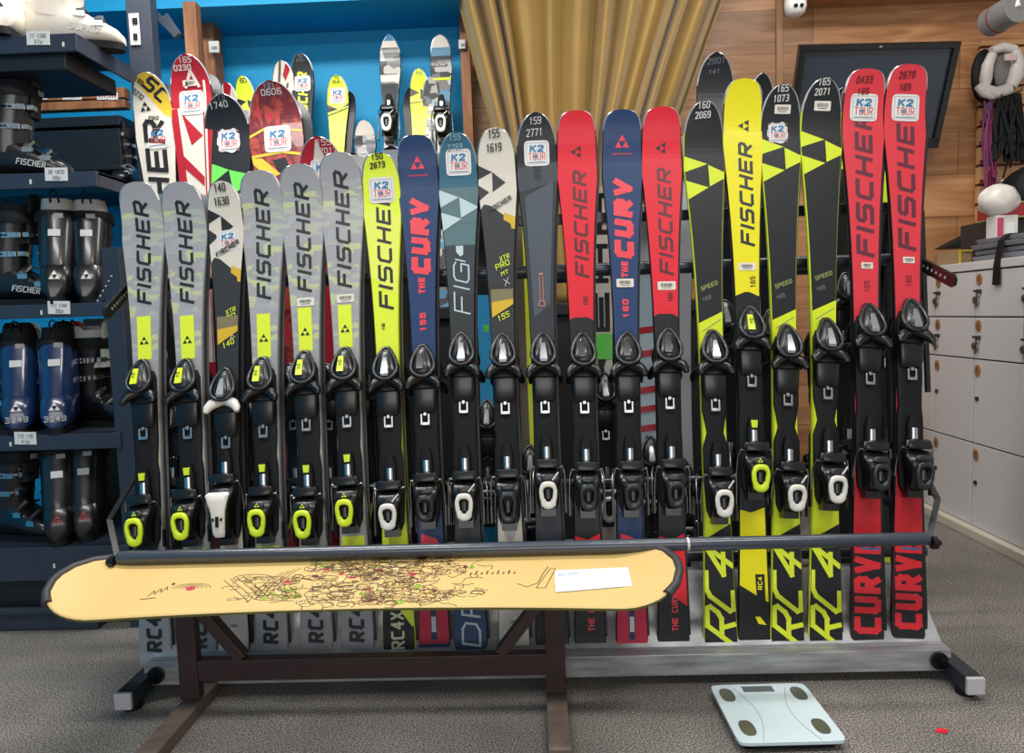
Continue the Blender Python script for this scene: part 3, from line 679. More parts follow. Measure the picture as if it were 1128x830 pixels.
# wooden posts
def post(px, py, Y, w, z0, z1, lab, d=.05):
    a = at(px, py, Y=Y); mb = MB(); mb.box((0, 0, (z1-z0)/2), (w, d, z1-z0)); o = mb.build('wooden_post', WOODP, None, 0, .003); o.location = (a.x, Y, z0); tag(o, lab, 'post'); return o
post(213, 40, 3.20, .055, 0, at(209, 4, Y=3.2).z, 'tall light pine post behind the red and white ski')
post(237, 90, 3.50, .05, 0, at(232, 28, Y=3.5).z, 'shorter darker pine post right of the tall pine post', .10)
post(514, 80, 3.50, .045, 0, zs, 'pine post at the left edge of the gold curtain')
# small white tags on the posts and wall
for px, py, Y, w, h, lab in ((236, 52, 3.42, .045, .05, 'white paper tag on the darker pine post'), (509, 49, 3.46, .03, .04, 'small white sensor box beside the curtain')):
    a = at(px, py, Y=Y); mb = MB(); mb.box(a, (w, .012, h)); mb.box(a+Vector((w*.1, -.008, -h*.1)), (w*.5, .004, h*.25), 1); o = mb.build('wall_tag', [PAPER, mat('tag_grey', (150, 150, 148), .6)], None, 0, .001); tag(o, lab, 'tag')
# wooden rails with stickers far left
zt = at(90, 106, Y=3.3).z; zb = at(90, 122, Y=3.3).z; xl = -2.5; xr = at(140, 100, Y=3.3).x
for i, (pa, pb) in enumerate(((100, 111), (113, 122))):
    z1 = at(90, pa, Y=3.3).z; z0 = at(90, pb, Y=3.3).z
    mb = MB(); mb.box(((xl+xr)/2, 3.3, (z0+z1)/2), (xr-xl, .05, z1-z0))
    if i == 0:
        rr = random.Random(3)
        for px in (46, 74, 84, 112, 124):
            q = at(px, 106, Y=3.27); mb.box((q.x, 3.272, q.z), (.045, .003, .03), 1)
            for j in range(3): mb.box((q.x-.012+j*.012, 3.270, q.z), (.006, .002, .012), 2)
    o = mb.build('wooden_rail', [WOODP, PAPER, mat('ink_red', (180, 60, 60), .6)], None, 0, .002)
    tag(o, ('orange pine rail with white stickers on the far left wall', 'plain pine rail below the stickered rail on the far left')[i], 'rail')
# black ledges on the blue wall behind the boots
STEEL = mat('shelf_steel', (44, 52, 66), .5, var=.15, scale=12, coat=.1)
DSTEEL = mat('shelf_steel_dark', (18, 20, 26), .5, var=.15, scale=12)
for i, (pa, pb, x1) in enumerate(((132, 142, 140), (146, 190, 138))):
    z1 = at(90, pa, Y=3.35).z; z0 = at(90, pb, Y=3.35).z; xr = at(x1, 140, Y=3.35).x
    mb = MB(); mb.box(((-2.55+xr)/2, 3.45, (z0+z1)/2), (xr+2.55, .3, z1-z0)); mb.box(((-2.55+xr)/2, 3.30, z0+.004), (xr+2.55, .02, .02))
    o = mb.build('wall_shelf', DSTEEL, None, 0, .003); tag(o, ('thin dark ledge on the blue wall under the pine rails', 'deep black ledge on the blue wall below the thin one')[i], 'shelf')
# ------------------------------------------------------------------ display ledge the rear skis stand on
mb = MB(); mb.box((-.45, 3.36, .5), (2.9, .46, 1.0)); mb.box((-.45, 3.13, .985), (2.9, .03, .05))
tag(mb.build('display_plinth', mat('plinth_black', (24, 25, 28), .6), None, 0, .004), 'long black plinth under the skis against the blue wall', 'plinth')
# ------------------------------------------------------------------ curtain
def curtain():
    mb = MB(); nx, nz = 260, 46; z1 = 2.79; z0 = 1.02
    rr = random.Random(11)
    pl = [(0, 0)]
    while pl[-1][0] < 1: pl.append((pl[-1][0]+rr.choice((.022, .035, .05, .07, .10, .13))*rr.uniform(.85, 1.15), rr.uniform(.35, 1.1)))
    def fold(s):
        for (a, k), (b, k2) in zip(pl, pl[1:]):
            if s <= b: t = (s-a)/(b-a); t = t**(.75+.5*k2); return k2*(.5-.5*math.cos(2*PI*t))**.8, t
        return 0, 0
    top0, top1 = at(505, 0, Y=3.3).x, at(800, 0, Y=3.3).x
    ma, mb_ = at(541, 150, Y=3.3).x, at(742, 150, Y=3.3).x
    za, zm = at(560, 0, Y=3.3).z, at(560, 150, Y=3.3).z
    for j in range(nz+1):
        z = z1+(z0-z1)*j/nz; q = (za-z)/(za-zm)
        q2 = min(q, 2.6) if q > 1 else q
        qq = q2 if q2 < 1 else 1+.35*(1-math.exp(-(q2-1)*1.2))
        xa = top0+(ma-top0)*qq; xb = top1+(mb_-top1)*qq
        for i in range(nx+1):
            s = i/nx; f, t = fold(s)
            s2 = s+(.018*math.sin(s*13+q*1.1)+.012*math.sin(s*6.28))*q
            k = 1-.25*min(max(q, 0), 1.5)
            y = 3.36-.115*f*k-.025*math.sin(s*9+q*.8)
            mb.v.append((xa+(xb-xa)*s2, y, z))
    for j in range(nz):
        for i in range(nx):
            a = j*(nx+1)+i; mb.f.append([a, a+1, a+nx+2, a+nx+1]); mb.m.append(0)
    o = mb.build('curtain', mat('gold_curtain', (150, 118, 52), .55, var=.08, scale=6, spec=.4), None, 80, fix=False)
    so = o.modifiers.new('thick', 'SOLIDIFY'); so.thickness = .003
    m = o.data.materials[0]; b = m.node_tree.nodes['Principled BSDF']; b.inputs['Sheen Weight'].default_value = .3
    tag(o, 'heavy gold pleated curtain hanging behind the skis', 'curtain')
curtain()
# ------------------------------------------------------------------ television
tv = empty('television', 'black flat screen television tilted down on the wood panel wall', 'television')
c = [at(872, 48, Y=3.34), at(1052, 44, Y=3.34), at(1036, 166, Y=3.50), at(873, 164, Y=3.50)]
ux = (c[1]-c[0]).normalized(); uz = (c[0]-c[3]); uz = (uz-ux*uz.dot(ux)); hh = uz.length; uz.normalize(); uy = uz.cross(ux)   # away from viewer
ww = ((c[1]-c[0]).length+(c[2]-c[3]).length)/2; ctr = sum(c, Vector())/4
tv.matrix_world = Matrix(((ux.x, uy.x, uz.x, ctr.x), (ux.y, uy.y, uz.y, ctr.y), (ux.z, uy.z, uz.z, ctr.z), (0, 0, 0, 1)))
mb = MB(); b_ = .028
for cx, cz, sx, sz in ((0, hh/2-b_/2, ww, b_), (0, -hh/2+.02, ww, .04), (-ww/2+b_/2, 0, b_, hh-.04), (ww/2-b_/2, 0, b_, hh-.04)): mb.box((cx, .0, cz), (sx, .04, sz))
mb.box((0, .025, 0), (ww-.02, .03, hh-.02)); mb.build('bezel', BLK, tv, 0, .003)
mb = MB(); mb.box((0, .005, .005), (ww-b_*1.6, .02, hh-b_*1.8)); mb.build('screen', mat('tv_screen', (34, 42, 56), .28, coat=.5, var=.05), tv, 0)
mb = MB(); mb.box((0, -.021, hh/2-.014), (.012, .004, .008)); mb.build('power_badge', SIL, tv, 0)
mb = MB(); mb.box((0, .08, 0), (.2, .08, .2)); mb.build('wall_bracket', BLKM, tv, 0)
# ------------------------------------------------------------------ things at the top right
sp = empty('wall_camera', 'round white camera hanging under the ledge above the television', 'camera', at(876, 0, Y=3.3))
mb = MB(); r = []
for z, q in ((.03, .028), (.0, .044), (-.03, .046), (-.055, .038), (-.068, .02), (-.07, .004)): r.append([Vector((q*math.cos(t*PI/10), q*math.sin(t*PI/10), z)) for t in range(20)])
mb.loft(r); mb.build('housing', WHT, sp, 60)
mb = MB()
for s in (-.012, .012): mb.disc((s, -.036, -.036), (0, -1, -.35), .008, .010)
mb.build('lens', BLKM, sp, 40); mb = MB(); mb.disc((0, 0, .03), (0, 0, 1), .03, .08); mb.build('mount', WHT, sp, 40)
a = at(1100, 20, Y=3.2)
sp = empty('spotlight', 'grey cylinder spotlight pointing down left in the top right corner', 'light', a)
d = (at(1128, 6, Y=3.1)-at(1096, 24, Y=3.25)).normalized()
mb = MB(); mb.tube([-d*.05, -d*.045, d*.10], [.045, .058, .058], 0, 24); mb.build('lamp_housing', mat('lamp_grey', (128, 126, 124), .45), sp, 40)
mb = MB(); mb.tube([d*.0, d*.006], .0595, 0, 24); mb.build('trim_ring', mat('ring_red', (140, 50, 50), .5), sp, 40)
mb = MB(); mb.tube([d*.10, d*.10+Vector((0, .1, .25))], .012); mb.build('stem', WHT, sp, 40)
# slatwall panel
p0 = at(1079, 46, Y=3.58); sl = empty('slatwall_panel', 'light wood slatwall panel with red slots at the right edge', 'panel', (p0.x, 3.58, 1.0))
mb = MB(); zt = p0.z-1.0; step = (at(1100, 135, Y=3.58).z-at(1100, 178, Y=3.58).z)/2
x0, x1 = 0, 2.59-p0.x
zz = zt; first = at(1100, 96, Y=3.58).z-1.0; k = 0; lines = []
z = first
while z < zt: z += step
zc = zt
z -= step
cuts = []
while z > .06: cuts.append(z); z -= step
prev = zt
for q in cuts: mb.box(((x0+x1)/2, 0, (prev+q+.006)/2), (x1-x0, .03, prev-q-.006)); prev = q-.006
mb.box(((x0+x1)/2, 0, prev/2), (x1-x0, .03, prev)); mb.build('board', ramp_noise('slat_wood', [(.3, (176, 128, 84)), (.7, (208, 160, 112))], 3, .5, (1, 1, 12)), sl, 0, .002)
mb = MB()
for q in cuts: mb.box(((x0+x1)/2, .006, q), (x1-x0, .012, .011))
mb.build('slot_insert', mat('slot_red', (104, 42, 36), .5), sl, 0)
# lockers
LK = mat('locker_white', (206, 204, 204), .45, var=.02); LKD = mat('locker_gap', (70, 66, 64), .7)
XL = 1.80; zr = [1.085, .900, .730, .385, .040]; yd = [3.56, 3.37, 3.07, 2.77, 2.47, 2.17, 1.87]
lk = empty('locker_cabinet', 'white bank of lockers with round wooden number discs along the right wall', 'locker', (XL, 3.56, 0))
def loc(x, y, z): return (x-XL, y-3.56, z)
mb = MB(); mb.box(loc((XL+2.58)/2+.012, (3.56+1.87)/2, (.04+1.10)/2), (2.58-XL-.024, 1.69, 1.06)); mb.build('carcass', LKD, lk, 0)
mb = MB(); mb.box(loc((XL+2.58)/2-.005, (3.60+1.85)/2, 1.105), (2.58-XL+.01, 1.75, .035)); mb.build('top_panel', LK, lk, 0, .003)
mb = MB(); mb.box(loc((XL+2.58)/2-.02, (3.58+1.85)/2, .02), (2.58-XL+.04, 1.73, .04)); mb.build('plinth', mat('plinth_cream', (196, 188, 172), .6), lk, 0, .004)
DISC = ramp_noise('disc_wood', [(.35, (134, 92, 62)), (.7, (176, 132, 96))], 20, .5, (1, 1, 6))
def hardware(dr, y, z, kind):
    mb = MB(); r = [Vector((0, .018*math.cos(t*PI/12), .023*math.sin(t*PI/12))) for t in range(24)]
    mb.prism([p+Vector((-.0, y, z[0])) for p in r], (-.004, 0, 0)); d_ = mb.build('number_disc', DISC, dr, 30)
    mb = MB()
    for P in text_polys(kind[1], .016, .016, .0022): mb.add([Vector((-.0048, y-(p[0]-.008), z[0]+p[1])) for p in P], [(0, 1, 2, 3)])
    mb.build('number', mat('number_brown', (84, 52, 34), .6), d_, 0)
    if kind[0] == 'lock':
        mb = MB(); mb.disc((0, y+.012, z[1]), (-1, 0, 0), .017, .012); mb.tube([(-.012, y+.012+.011*math.cos(t*PI/8), z[1]+.011*math.sin(t*PI/8)) for t in range(16)], .002, 1, 6, True); mb.disc((-.010, y+.012, z[1]), (-1, 0, 0), .005, .006, 1)
        mb.build('lock', [mat('lock_steel', (170, 168, 160), .3, metal=.8), mat('lock_dark', (62, 58, 52), .4)], dr, 40)
        mb = MB(); mb.bar((-.012, y-.012, z[1]+.034), (-.012, y+.020, z[1]+.038), .006, .008); mb.disc((0, y-.008, z[1]+.036), (-1, 0, 0), .008, .016); mb.bar((-.014, y-.006, z[1]+.03), (-.014, y-.004, z[1]-.03), .003, .004)
        mb.build('hasp', mat('hasp_dark', (70, 66, 60), .35, metal=.6), dr, 40)
    else:
        mb = MB(); mb.disc((0, y, z[1]), (-1, 0, 0), .009, .006); mb.build('keyhole', mat('hasp_dark', (70, 66, 60), .35, metal=.6), dr, 40)
n = 12
for r in range(4):
    cols = list(zip(yd, yd[1:])) if r < 2 else [(3.56, 3.37), (3.37, 3.07), (3.07, 2.47), (2.47, 1.87)]
    for (ya_, yb_) in cols:
        mb = MB(); mb.box((0, 0, 0), (.018, ya_-yb_-.006, zr[r]-zr[r+1]-.006))
        d_ = mb.build('locker_door', LK, lk, 0, .0015); d_.location = loc(XL+.003, (ya_+yb_)/2, (zr[r]+zr[r+1])/2)
        hy = (ya_-yb_)/2-.03; zz0 = (zr[r]-zr[r+1])/2
        hub = MB()
        n += 1
        e = d_
        hardware(e, hy if (r < 2 or ya_ > 3.07) else (ya_-yb_)/2-.03, (zz0-.035, zz0-.118) if r < 2 else (zz0-.045, zz0-.16), ('lock' if r < 2 else 'key', str(n)))
        for ch in e.children: ch.location = (-.009, 0, 0)
# ------------------------------------------------------------------ the ski rack
ALU = ramp_noise('brushed_alu', [(.3, (138, 138, 140)), (.7, (188, 188, 190))], 8, .42, (1, 8, 8), metal=.35)
ALUP = ramp_noise('galvanised', [(.3, (148, 148, 150)), (.7, (196, 196, 198))], 14, .45, metal=.3)
rk = empty('ski_rack', 'steel and aluminium ski rack holding the long row of skis', 'rack', (0, 1.9, 0))
def rb(mb, name, m, **k):
    mb.v = [(x, y-1.9, z) for x, y, z in mb.v]; return mb.build(name, m, rk, **k)
X0, X1 = -1.045, 1.045
fl = at(126, 745, Y=1.86).z; 
mb = MB(); mb.box((0, 1.885, .055), (X1-X0, .05, .056))
for x in (X0+.035, ): mb.disc((x, 1.861, .055), (0, -1, 0), .006, .004)
rail = rb(mb, 'base_rail', ALU, smooth=30, bevel=.002)
# inclined tail plate
mb = MB(); t0, t1 = Vector((0, 1.907, .0835)), Vector((0, 2.085, .235))
a = [Vector((X0, t0.y, t0.z)), Vector((X1, t0.y, t0.z)), Vector((X1-.0, t1.y, t1.z)), Vector((X0+.0, t1.y, t1.z))]
mb.prism(a, Vector((0, .004, -.006)))
for sx in (X0+.02, X1-.02):
    for q in (.3, .8):
        p = t0.lerp(t1, q); mb.disc((sx, p.y, p.z), (0, -.65, .76), .005, .003)
rb(mb, 'tail_plate', ALUP, smooth=0)
# feet
for sx, lx in ((X0-.0, -1), (X1+.0, 1)):
    mb = MB(); mb.box((sx, 1.91, .040), (.042, .30, .042)); f = rb(mb, 'foot_tube', mat('foot_dark', (38, 42, 50), .4), smooth=0, bevel=.003)
    mb = MB(); mb.box((sx, 1.757, .040), (.043, .012, .043)); c_ = mb; c_.v = [(x, y-1.9, z) for x, y, z in c_.v]; c_.build('end_cap', mat('cap_grey', (196, 190, 192), .5), f, 0, .003)
    mb = MB(); mb.disc((sx, 1.80, 0), (0, 0, 1), .022, .02); mb.v = [(x, y-1.9, z) for x, y, z in mb.v]; mb.build('foot_pad', BLKM, f, 40)
    mb = MB(); mb.disc((sx-lx*.035, 1.855, .058), (0, -1, 0), .022, .008); mb.disc((sx-lx*.03, 1.848, .058), (0, -1, 0), .008, .014); rb(mb, 'foot_bolt', BLK, smooth=30)
def pl(z): return 1.925+.2*(z-.083)
def tube(a, b, r, name='cross_bar', m=TUBE): mb = MB(); mb.tube([a, b], r, 0, 16); return rb(mb, name, m)
XA, XC = -1.18, 1.10
z1 = 1.092; y1 = pl(z1)+.065; tube((XA, y1, z1), (XC, y1, z1), .019, 'upper_bar')
z2 = 1.245; y2 = pl(z2)+.075; mb = MB(); mb.box(((XA+XC)/2, y2, z2), (XC-XA, .022, .03)); rb(mb, 'back_bar', TUBE, bevel=.002)
z3 = .262; tube((XA, 2.10, z3), (XC, 2.10, z3), .016, 'lower_bar')
z4 = .46; tube((XA, 2.20, z4), (XC, 2.20, z4), .014, 'middle_bar')
# front retaining bar
a = at(131, 618, Y=1.835); b = at(1022, 590, Y=1.835); zf = (a.z+b.z)/2
fb = tube((a.x, 1.835, zf), (b.x, 1.835, zf), .0165, 'front_bar', mat('front_bar_paint', (58, 64, 76), .3, coat=.4, var=.12))
mb = MB()
for px, w_ in ((758, .010), ):
    q = at(px, 600, Y=1.83); mb.tube([(q.x-.003, 1.835, zf), (q.x+.003, 1.835, zf)], .0172)
rb(mb, 'tape_mark', WHT)
for x, sg in ((a.x-.0, -1), (b.x, 1)):
    mb = MB(); P_ = [Vector((x, 1.83, zf)), Vector((x+sg*.085, 1.95, .45)), Vector((XC-.02 if sg > 0 else XA+.02, 2.20, .60))]
    mb.bar(P_[0], P_[1], .014, .006); mb.bar(P_[1], P_[2], .014, .006); rb(mb, 'bar_arm', BLK, smooth=0)
    mb = MB(); mb.disc((x+sg*.004, 1.825, zf-.008), (sg, 0, 0), .016, .012); mb.disc((x+sg*.016, 1.825, zf-.008), (sg, 0, 0), .007, .010); rb(mb, 'pivot_knob', BLK, smooth=30)
# end frames
BPOST = mat('post_black', (22, 24, 28), .4)
for x in (XA, XC):
    mb = MB(); mb.bar((x, 2.17, .02), (x, 2.30, 1.28), .03, .03, up=Vector((1, 0, 0))); rb(mb, 'end_post', BPOST, smooth=0, bevel=.002)
    mb = MB(); mb.bar((x, 2.62, .02), (x, 2.33, 1.26), .03, .03, up=Vector((1, 0, 0))); mb.bar((x, 2.2, .35), (x, 2.55, .35), .025, .025); rb(mb, 'end_brace', BPOST, smooth=0, bevel=.002)
    # perforated arm
    p0 = Vector((x, y1, z1)); p1 = Vector((x, 1.98, 1.02)) if x > 0 else Vector((x-.0, 2.05, 1.01)); d = (p1-p0).normalized(); q = Vector((0, -d.z, d.y))
    mb = MB(); mb.bar(p0, p1, .035, .008, up=Vector((1, 0, 0)))
    mb.v = []; mb.f = []; mb.m = []
    L_ = (p1-p0).length; prof = [(-.0, -.017), (L_, -.017), (L_+.012, -.008), (L_+.012, .008), (L_, .017), (0, .017)]
    mb.prism([p0+d*u+q*v-Vector((.004, 0, 0)) for u, v in prof], (.008, 0, 0))
    ar = rb(mb, 'perforated_arm', BLK, smooth=0)
    mb = MB()
    for i in range(8): c = p0+d*(.03+i*(L_-.04)/8); mb.disc((c.x-.0048, c.y-1.9, c.z), (1, 0, 0), .0042, .0096)
    mb.build('hole', mat('hole_light', (150, 148, 146), .6), ar, 30)
mb = MB(); x = at(1018, 300, Y=2.26).x; mb.bar((x, 2.23, .70), (x, 2.28, 1.24), .012, .012); mb.bar((x, 2.27, 1.2), (XC, 2.27, 1.2), .012, .012); rb(mb, 'side_rod', BPOST, smooth=0)
mb = MB(); mb.bar((at(982, 300, Y=2.33).x, 2.28, .1), (at(982, 300, Y=2.33).x, 2.36, 1.24), .022, .022); rb(mb, 'inner_post', BPOST, smooth=0)
# ------------------------------------------------------------------ the bench made of a snowboard
BRN = mat('bench_paint', (56, 35, 34), .5, var=.25, scale=25); BRNW = mat('bench_worn', (104, 88, 78), .6, var=.3, scale=40)
bx0 = at(210, 740, Y=1.77).x; bx1 = at(612, 735, Y=1.77).x
bn = empty('bench_frame', 'dark brown welded steel frame carrying the snowboard seat', 'bench', ((bx0+bx1)/2, 1.77, 0))
def bb(mb, name, m=BRN, **k):
    mb.v = [(x-(bx0+bx1)/2, y-1.77, z) for x, y, z in mb.v]; return mb.build(name, m, bn, **k)
zseat = at(400, 642, Y=1.75).z
zx1 = at(400, 722, Y=1.77).z; zx0 = at(400, 745, Y=1.77).z
for x in (bx0, bx1):
    mb = MB(); mb.box((x, 1.77, (zseat-.03)/2+.02), (.048, .03, zseat-.03-.04)); bb(mb, 'leg', smooth=0, bevel=.002)
    mb = MB(); mb.box((x, 1.73, .018), (.05, .40, .034)); bb(mb, 'foot_bar', [BRNW], smooth=0, bevel=.003)
    mb = MB(); mb.box((x, 1.76, zseat-.035), (.048, .18, .022)); bb(mb, 'seat_support', smooth=0, bevel=.002)
mb = MB(); mb.box(((bx0+bx1)/2, 1.77, (zx0+zx1)/2), (bx1-bx0-.05, .030, zx1-zx0)); bb(mb, 'cross_rail', smooth=0, bevel=.002)
for x, sg in ((bx0, 1), (bx1, -1)):
    mb = MB(); mb.bar((x+sg*.02, 1.77, zseat-.045), (x+sg*.135, 1.77, zx1-.0), .028, .034, up=Vector((0, 1, 0))); bb(mb, 'diagonal_brace', smooth=0, bevel=.002)
# snowboard: outline from its seat plane
sbL = at(60, 652, Y=1.73); sbR = at(745, 640, Y=1.77)
cx = (sbL.x+sbR.x)/2; LB = sbR.x-sbL.x; zmid = zseat
sb = empty('snowboard', 'yellow snowboard with doodle artwork used as the bench seat', 'snowboard', (cx, 1.745, zmid))
sb.rotation_euler = (math.radians(13), 0, 0)
SBY = mat('board_yellow', (212, 180, 114), .45, coat=.1, var=.05, scale=5)
def bhw(u):     # half width along the board, u in -1..1
    e = abs(u); base = .112+.022*min(e/.80, 1)**2
    if e > .80: base *= max(1-((e-.80)/.20)**2.5, 0)**.5
    return max(base, .004)
def bz(u): e = max(0, abs(u)-.80)/.20; return .028*e**1.7
mb = MB(); N_ = 60; th = .009
us = [math.sin(-PI/2+PI*i/N_) for i in range(N_+1)]
loops = []
for u in us:
    h = bhw(u); z = bz(u); x = u*LB/2
    loops.append([Vector((x, -h, z)), Vector((x, h, z)), Vector((x, h, z+th*.7)), Vector((x, h-.004, z+th)), Vector((x, -h+.004, z+th)), Vector((x, -h, z+th*.7))])
for i in range(N_):
    for j in range(6):
        q = (j+1) % 6; mb.add([loops[i][j], loops[i][q], loops[i+1][q], loops[i+1][j]], [(0, 1, 2, 3)], {0: 1, 1: 2, 5: 2}.get(j, 0))
mb.add(loops[0], [tuple(range(6))], 2); mb.add(loops[-1], [tuple(range(6))], 2)
bmats = [SBY, BASE, mat('board_edge', (120, 120, 60), .4, metal=.4)]
def bpt(x, y, o=.0005):
    u = max(-1, min(1, x/(LB/2))); return Vector((x, y, bz(u)+th+o))
inks = [mat('doodle_brown', (96, 62, 34), .5), mat('doodle_red', (190, 40, 70), .5), mat('doodle_green', (140, 170, 40), .5), mat('doodle_olive', (96, 92, 40), .5), mat('doodle_cream', (244, 222, 160), .5), mat('doodle_maroon', (100, 26, 40), .5)]
bmats += inks
def ribbon(pts, w, mi, o=.0005):
    for a, b in zip(pts, pts[1:]):
        a = Vector(a); b = Vector(b); d = b-a
        if d.length < 1e-5: continue
        n = Vector((-d.y, d.x)).normalized()*w/2; mb.add([bpt(*(a+n), o), bpt(*(b+n), o), bpt(*(b-n), o), bpt(*(a-n), o)], [(0, 1, 2, 3)], mi)
rr = random.Random(21)
def bx(px): return (px-402)/342.5*LB/2
def dens(x): return 1
for k in range(420):      # curls, figures and blots of the drawing
    px = rr.triangular(250, 545, 430); x = bx(px); side = (px-250)/300
    ylo, yhi = (-.085, .02) if px < 330 else ((-.10, .10) if px < 500 else (-.08, .06))
    y = rr.uniform(ylo, yhi)
    t = rr.random(); s = rr.uniform(.006, .019)
    if t < .40:
        ph = rr.uniform(0, 6); sx = rr.uniform(1, 3.2); pts = [(x+sx*s*math.cos(ph+a*.35)*(1-a*.03), y+s*math.sin(ph+a*.35)*(1-a*.03)) for a in range(rr.randint(10, 24))]; ribbon(pts , .0019, 3)
    elif t < .52:
        c = rr.choice((4, 5, 5, 6, 7, 8)); mb.add([bpt(x+s*rr.uniform(.5, .9)*math.cos(a*PI/4), y+s*.6*rr.uniform(.6, 1)*math.sin(a*PI/4), .0004) for a in range(8)], [tuple(range(8))], c)
    elif t < .8:
        pts = [(x, y)]; a0 = rr.uniform(-.5, .5)
        for a in range(8): a0 += rr.uniform(-1.2, 1.2); pts.append((pts[-1][0]+.008*math.cos(a0), pts[-1][1]+.008*math.sin(a0)*.8))
        ribbon(pts, .0018, rr.choice((3, 3, 6)))
    else:
        mb.add([bpt(x+a*s, y+b*s*.6, .0004) for a, b in ((-.6, -.5), (.6, -.5), (.6, .5), (-.6, .5))], [(0, 1, 2, 3)], 7); ribbon([(x-s*.6, y-s*.3), (x+s*.6, y-s*.3), (x+s*.6, y+s*.3), (x-s*.6, y+s*.3), (x-s*.6, y-s*.3)], .0014, 3, .0007); ribbon([(x-s*.4, y), (x+s*.4, y)], .0014, 3, .0007)
for j in range(4):        # sweeping ribbons at the left of the drawing
    ribbon([(bx(262-j*6)+.03*math.sin(a*.28)+a*.0085, .03-j*.006-.10*math.sin(a*.17)+a*.0011) for a in range(20)], .0018, 3)
ribbon([(bx(290)+a*.008, -.055+.012*math.sin(a*.5)) for a in range(14)], .005, 5)
for a in range(9): ribbon([(bx(518+a*6), .012), (bx(518+a*6)+.003, .02+.008*(a % 2))], .004, 3)
for (px, y) in ((213, -.02), ):      # small winged heart
    for i in range(4): ribbon([(bx(px)+(.012+.006*i)*math.cos(a*.32)*1.6, y+(.006+.005*i)*math.sin(a*.32)) for a in range(11)], .0013, 3)
    mb.add([bpt(bx(px)+.012*math.cos(a*PI/4), y+.009*math.sin(a*PI/4), .0008) for a in range(8)], [tuple(range(8))], 4)
ribbon([(bx(172)+a*.006, -.05+.02*(a % 2)+.004*a) for a in range(7)], .0022, 3); ribbon([(bx(166), -.062), (bx(182), -.056)], .003, 3)
ribbon([(bx(570), -.03), (bx(580), -.045), (bx(592), -.03), (bx(598), .01), (bx(604), .04)], .0022, 3); ribbon([(bx(590), -.05), (bx(606), .03), (bx(612), .03), (bx(600), -.05), (bx(590), -.05)], .002, 3)
mb.disc(bpt(bx(190), .0), (0, 0, 1), .004, .001, 8)
mb.build('deck', bmats, sb, 25, fix=False)
EG = mat('edge_guard', (58, 54, 56), .5)
mb = MB()
for sgn, aa in ((-1, [(.84, 1), (.90, 1), (.95, 1), (.985, 1), (.999, 1), (.999, -1), (.985, -1), (.955, -1)]), (1, [(.86, 1), (.93, 1), (.975, 1), (.998, 1), (.998, -1), (.975, -1), (.94, -1)])):
    mb = MB(); pts = [Vector((sgn*u*LB/2, s*bhw(u), bz(u)+th/2)) for u, s in aa]
    fine = []
    for p, q in zip(pts, pts[1:]): fine += [p, (p+q)/2]
    fine.append(pts[-1]); mb.tube(fine, [.005]+[.0105]*(len(fine)-2)+[.012], 0, 10); mb.build('edge_guard', EG, sb, 60)
# paper card
cd = [at(613, 628, Y=1.79), at(705, 627, Y=1.79), at(708, 645, Y=1.70), at(613, 654, Y=1.70)]
Ms = Matrix.Translation((cx, 1.745, zmid)) @ Matrix.Rotation(math.radians(13), 4, 'X')
def onb(px, py):
    Mi = Ms.inverted(); e = Mi @ EYE; d = Mi.to_3x3() @ ray(px, py); t = (th+.0015-e.z)/d.z; return e+d*t
q = [onb(612, 653), onb(708, 645), onb(703, 625), onb(611, 629)]
mb = MB(); mb.prism(q, (0, 0, .0008))
o = mb.build('paper_card', mat('card_paper', (214, 224, 236), .7, var=.02), None, 0); o.matrix_world = Ms
tag(o, 'white paper card with faint handwriting lying on the snowboard', 'card')
mb = MB(); ux_ = (q[1]-q[0]).normalized(); uy_ = (q[3]-q[0]).normalized()
for P in text_polys('SALOMON', .048, .010, .0014, .2): mb.add([q[3]*.9+q[0]*.1+Vector((0, 0, .0011))+ux_*(p[0]+.008)+uy_*(p[1]-.012) for p in P], [(0, 1, 2, 3)])
mb.build('handwriting', mat('pen_grey', (150, 165, 185), .7), o, 0)
# ------------------------------------------------------------------ bathroom scale
def fz(px, py, z=.026): return at(px, py, Z=z)
k = [fz(815, 820), fz(933, 816), fz(886, 753), fz(781, 755)]
org = sum(k, Vector())/4; org.z = 0
sx = ((k[1]-k[0]).length+(k[2]-k[3]).length)/2; sy = ((k[3]-k[0]).length+(k[2]-k[1]).length)/2
ax = ((k[1]-k[0])+(k[2]-k[3])).normalized(); ang = math.atan2(ax.y, ax.x)
sc_ = empty('bathroom_scale', 'pale glass bathroom scale lying on the carpet', 'scale', org, ang)
mb = MB(); n_ = 40
mb.loft([[Vector((x, y, z)) for x, y in se(sx/2, sy/2, n_, 16)] for z in (.019, .026)]); mb.build('glass_top', mat('scale_glass', (206, 222, 228), .22, coat=.5, var=.02), sc_, 30)
mb = MB(); mb.loft([[Vector((x, y, z)) for x, y in se(sx/2-.012, sy/2-.012, n_, 8)] for z in (.004, .019)]); mb.build('scale_base', BLKM, sc_, 30)
for x, y, r in ((-.37, .30, 0), (.37, .30, 0), (-.35, -.27, 0), (.35, -.27, 0)):
    mb = MB(); mb.loft([[Vector((x*sx+a, y*sy+b, z)) for a, b in se(.017, .031, 20, 2.6)] for z in (.026, .0272)]); mb.build('foot_pad', mat('pad_metal', (120, 122, 112), .25, metal=.6), sc_, 30)
mb = MB(); mb.box((-.02*sx, .40*sy, .0265), (.075, .026, .0012)); mb.build('display', mat('lcd_grey', (92, 98, 98), .3), sc_, 0)
mb = MB()
for s in (-1, 1):
    pts = [(s*(.30-.12*math.sin(t*PI/10)**1*1-.0)*sx*.9, (.42-.09*t)*sy, .0266) for t in range(11)]
    mb.tube(pts, .0006, 0, 5)
mb.build('printed_line', mat('line_grey', (150, 160, 165), .5), sc_, 0)
mb = MB()
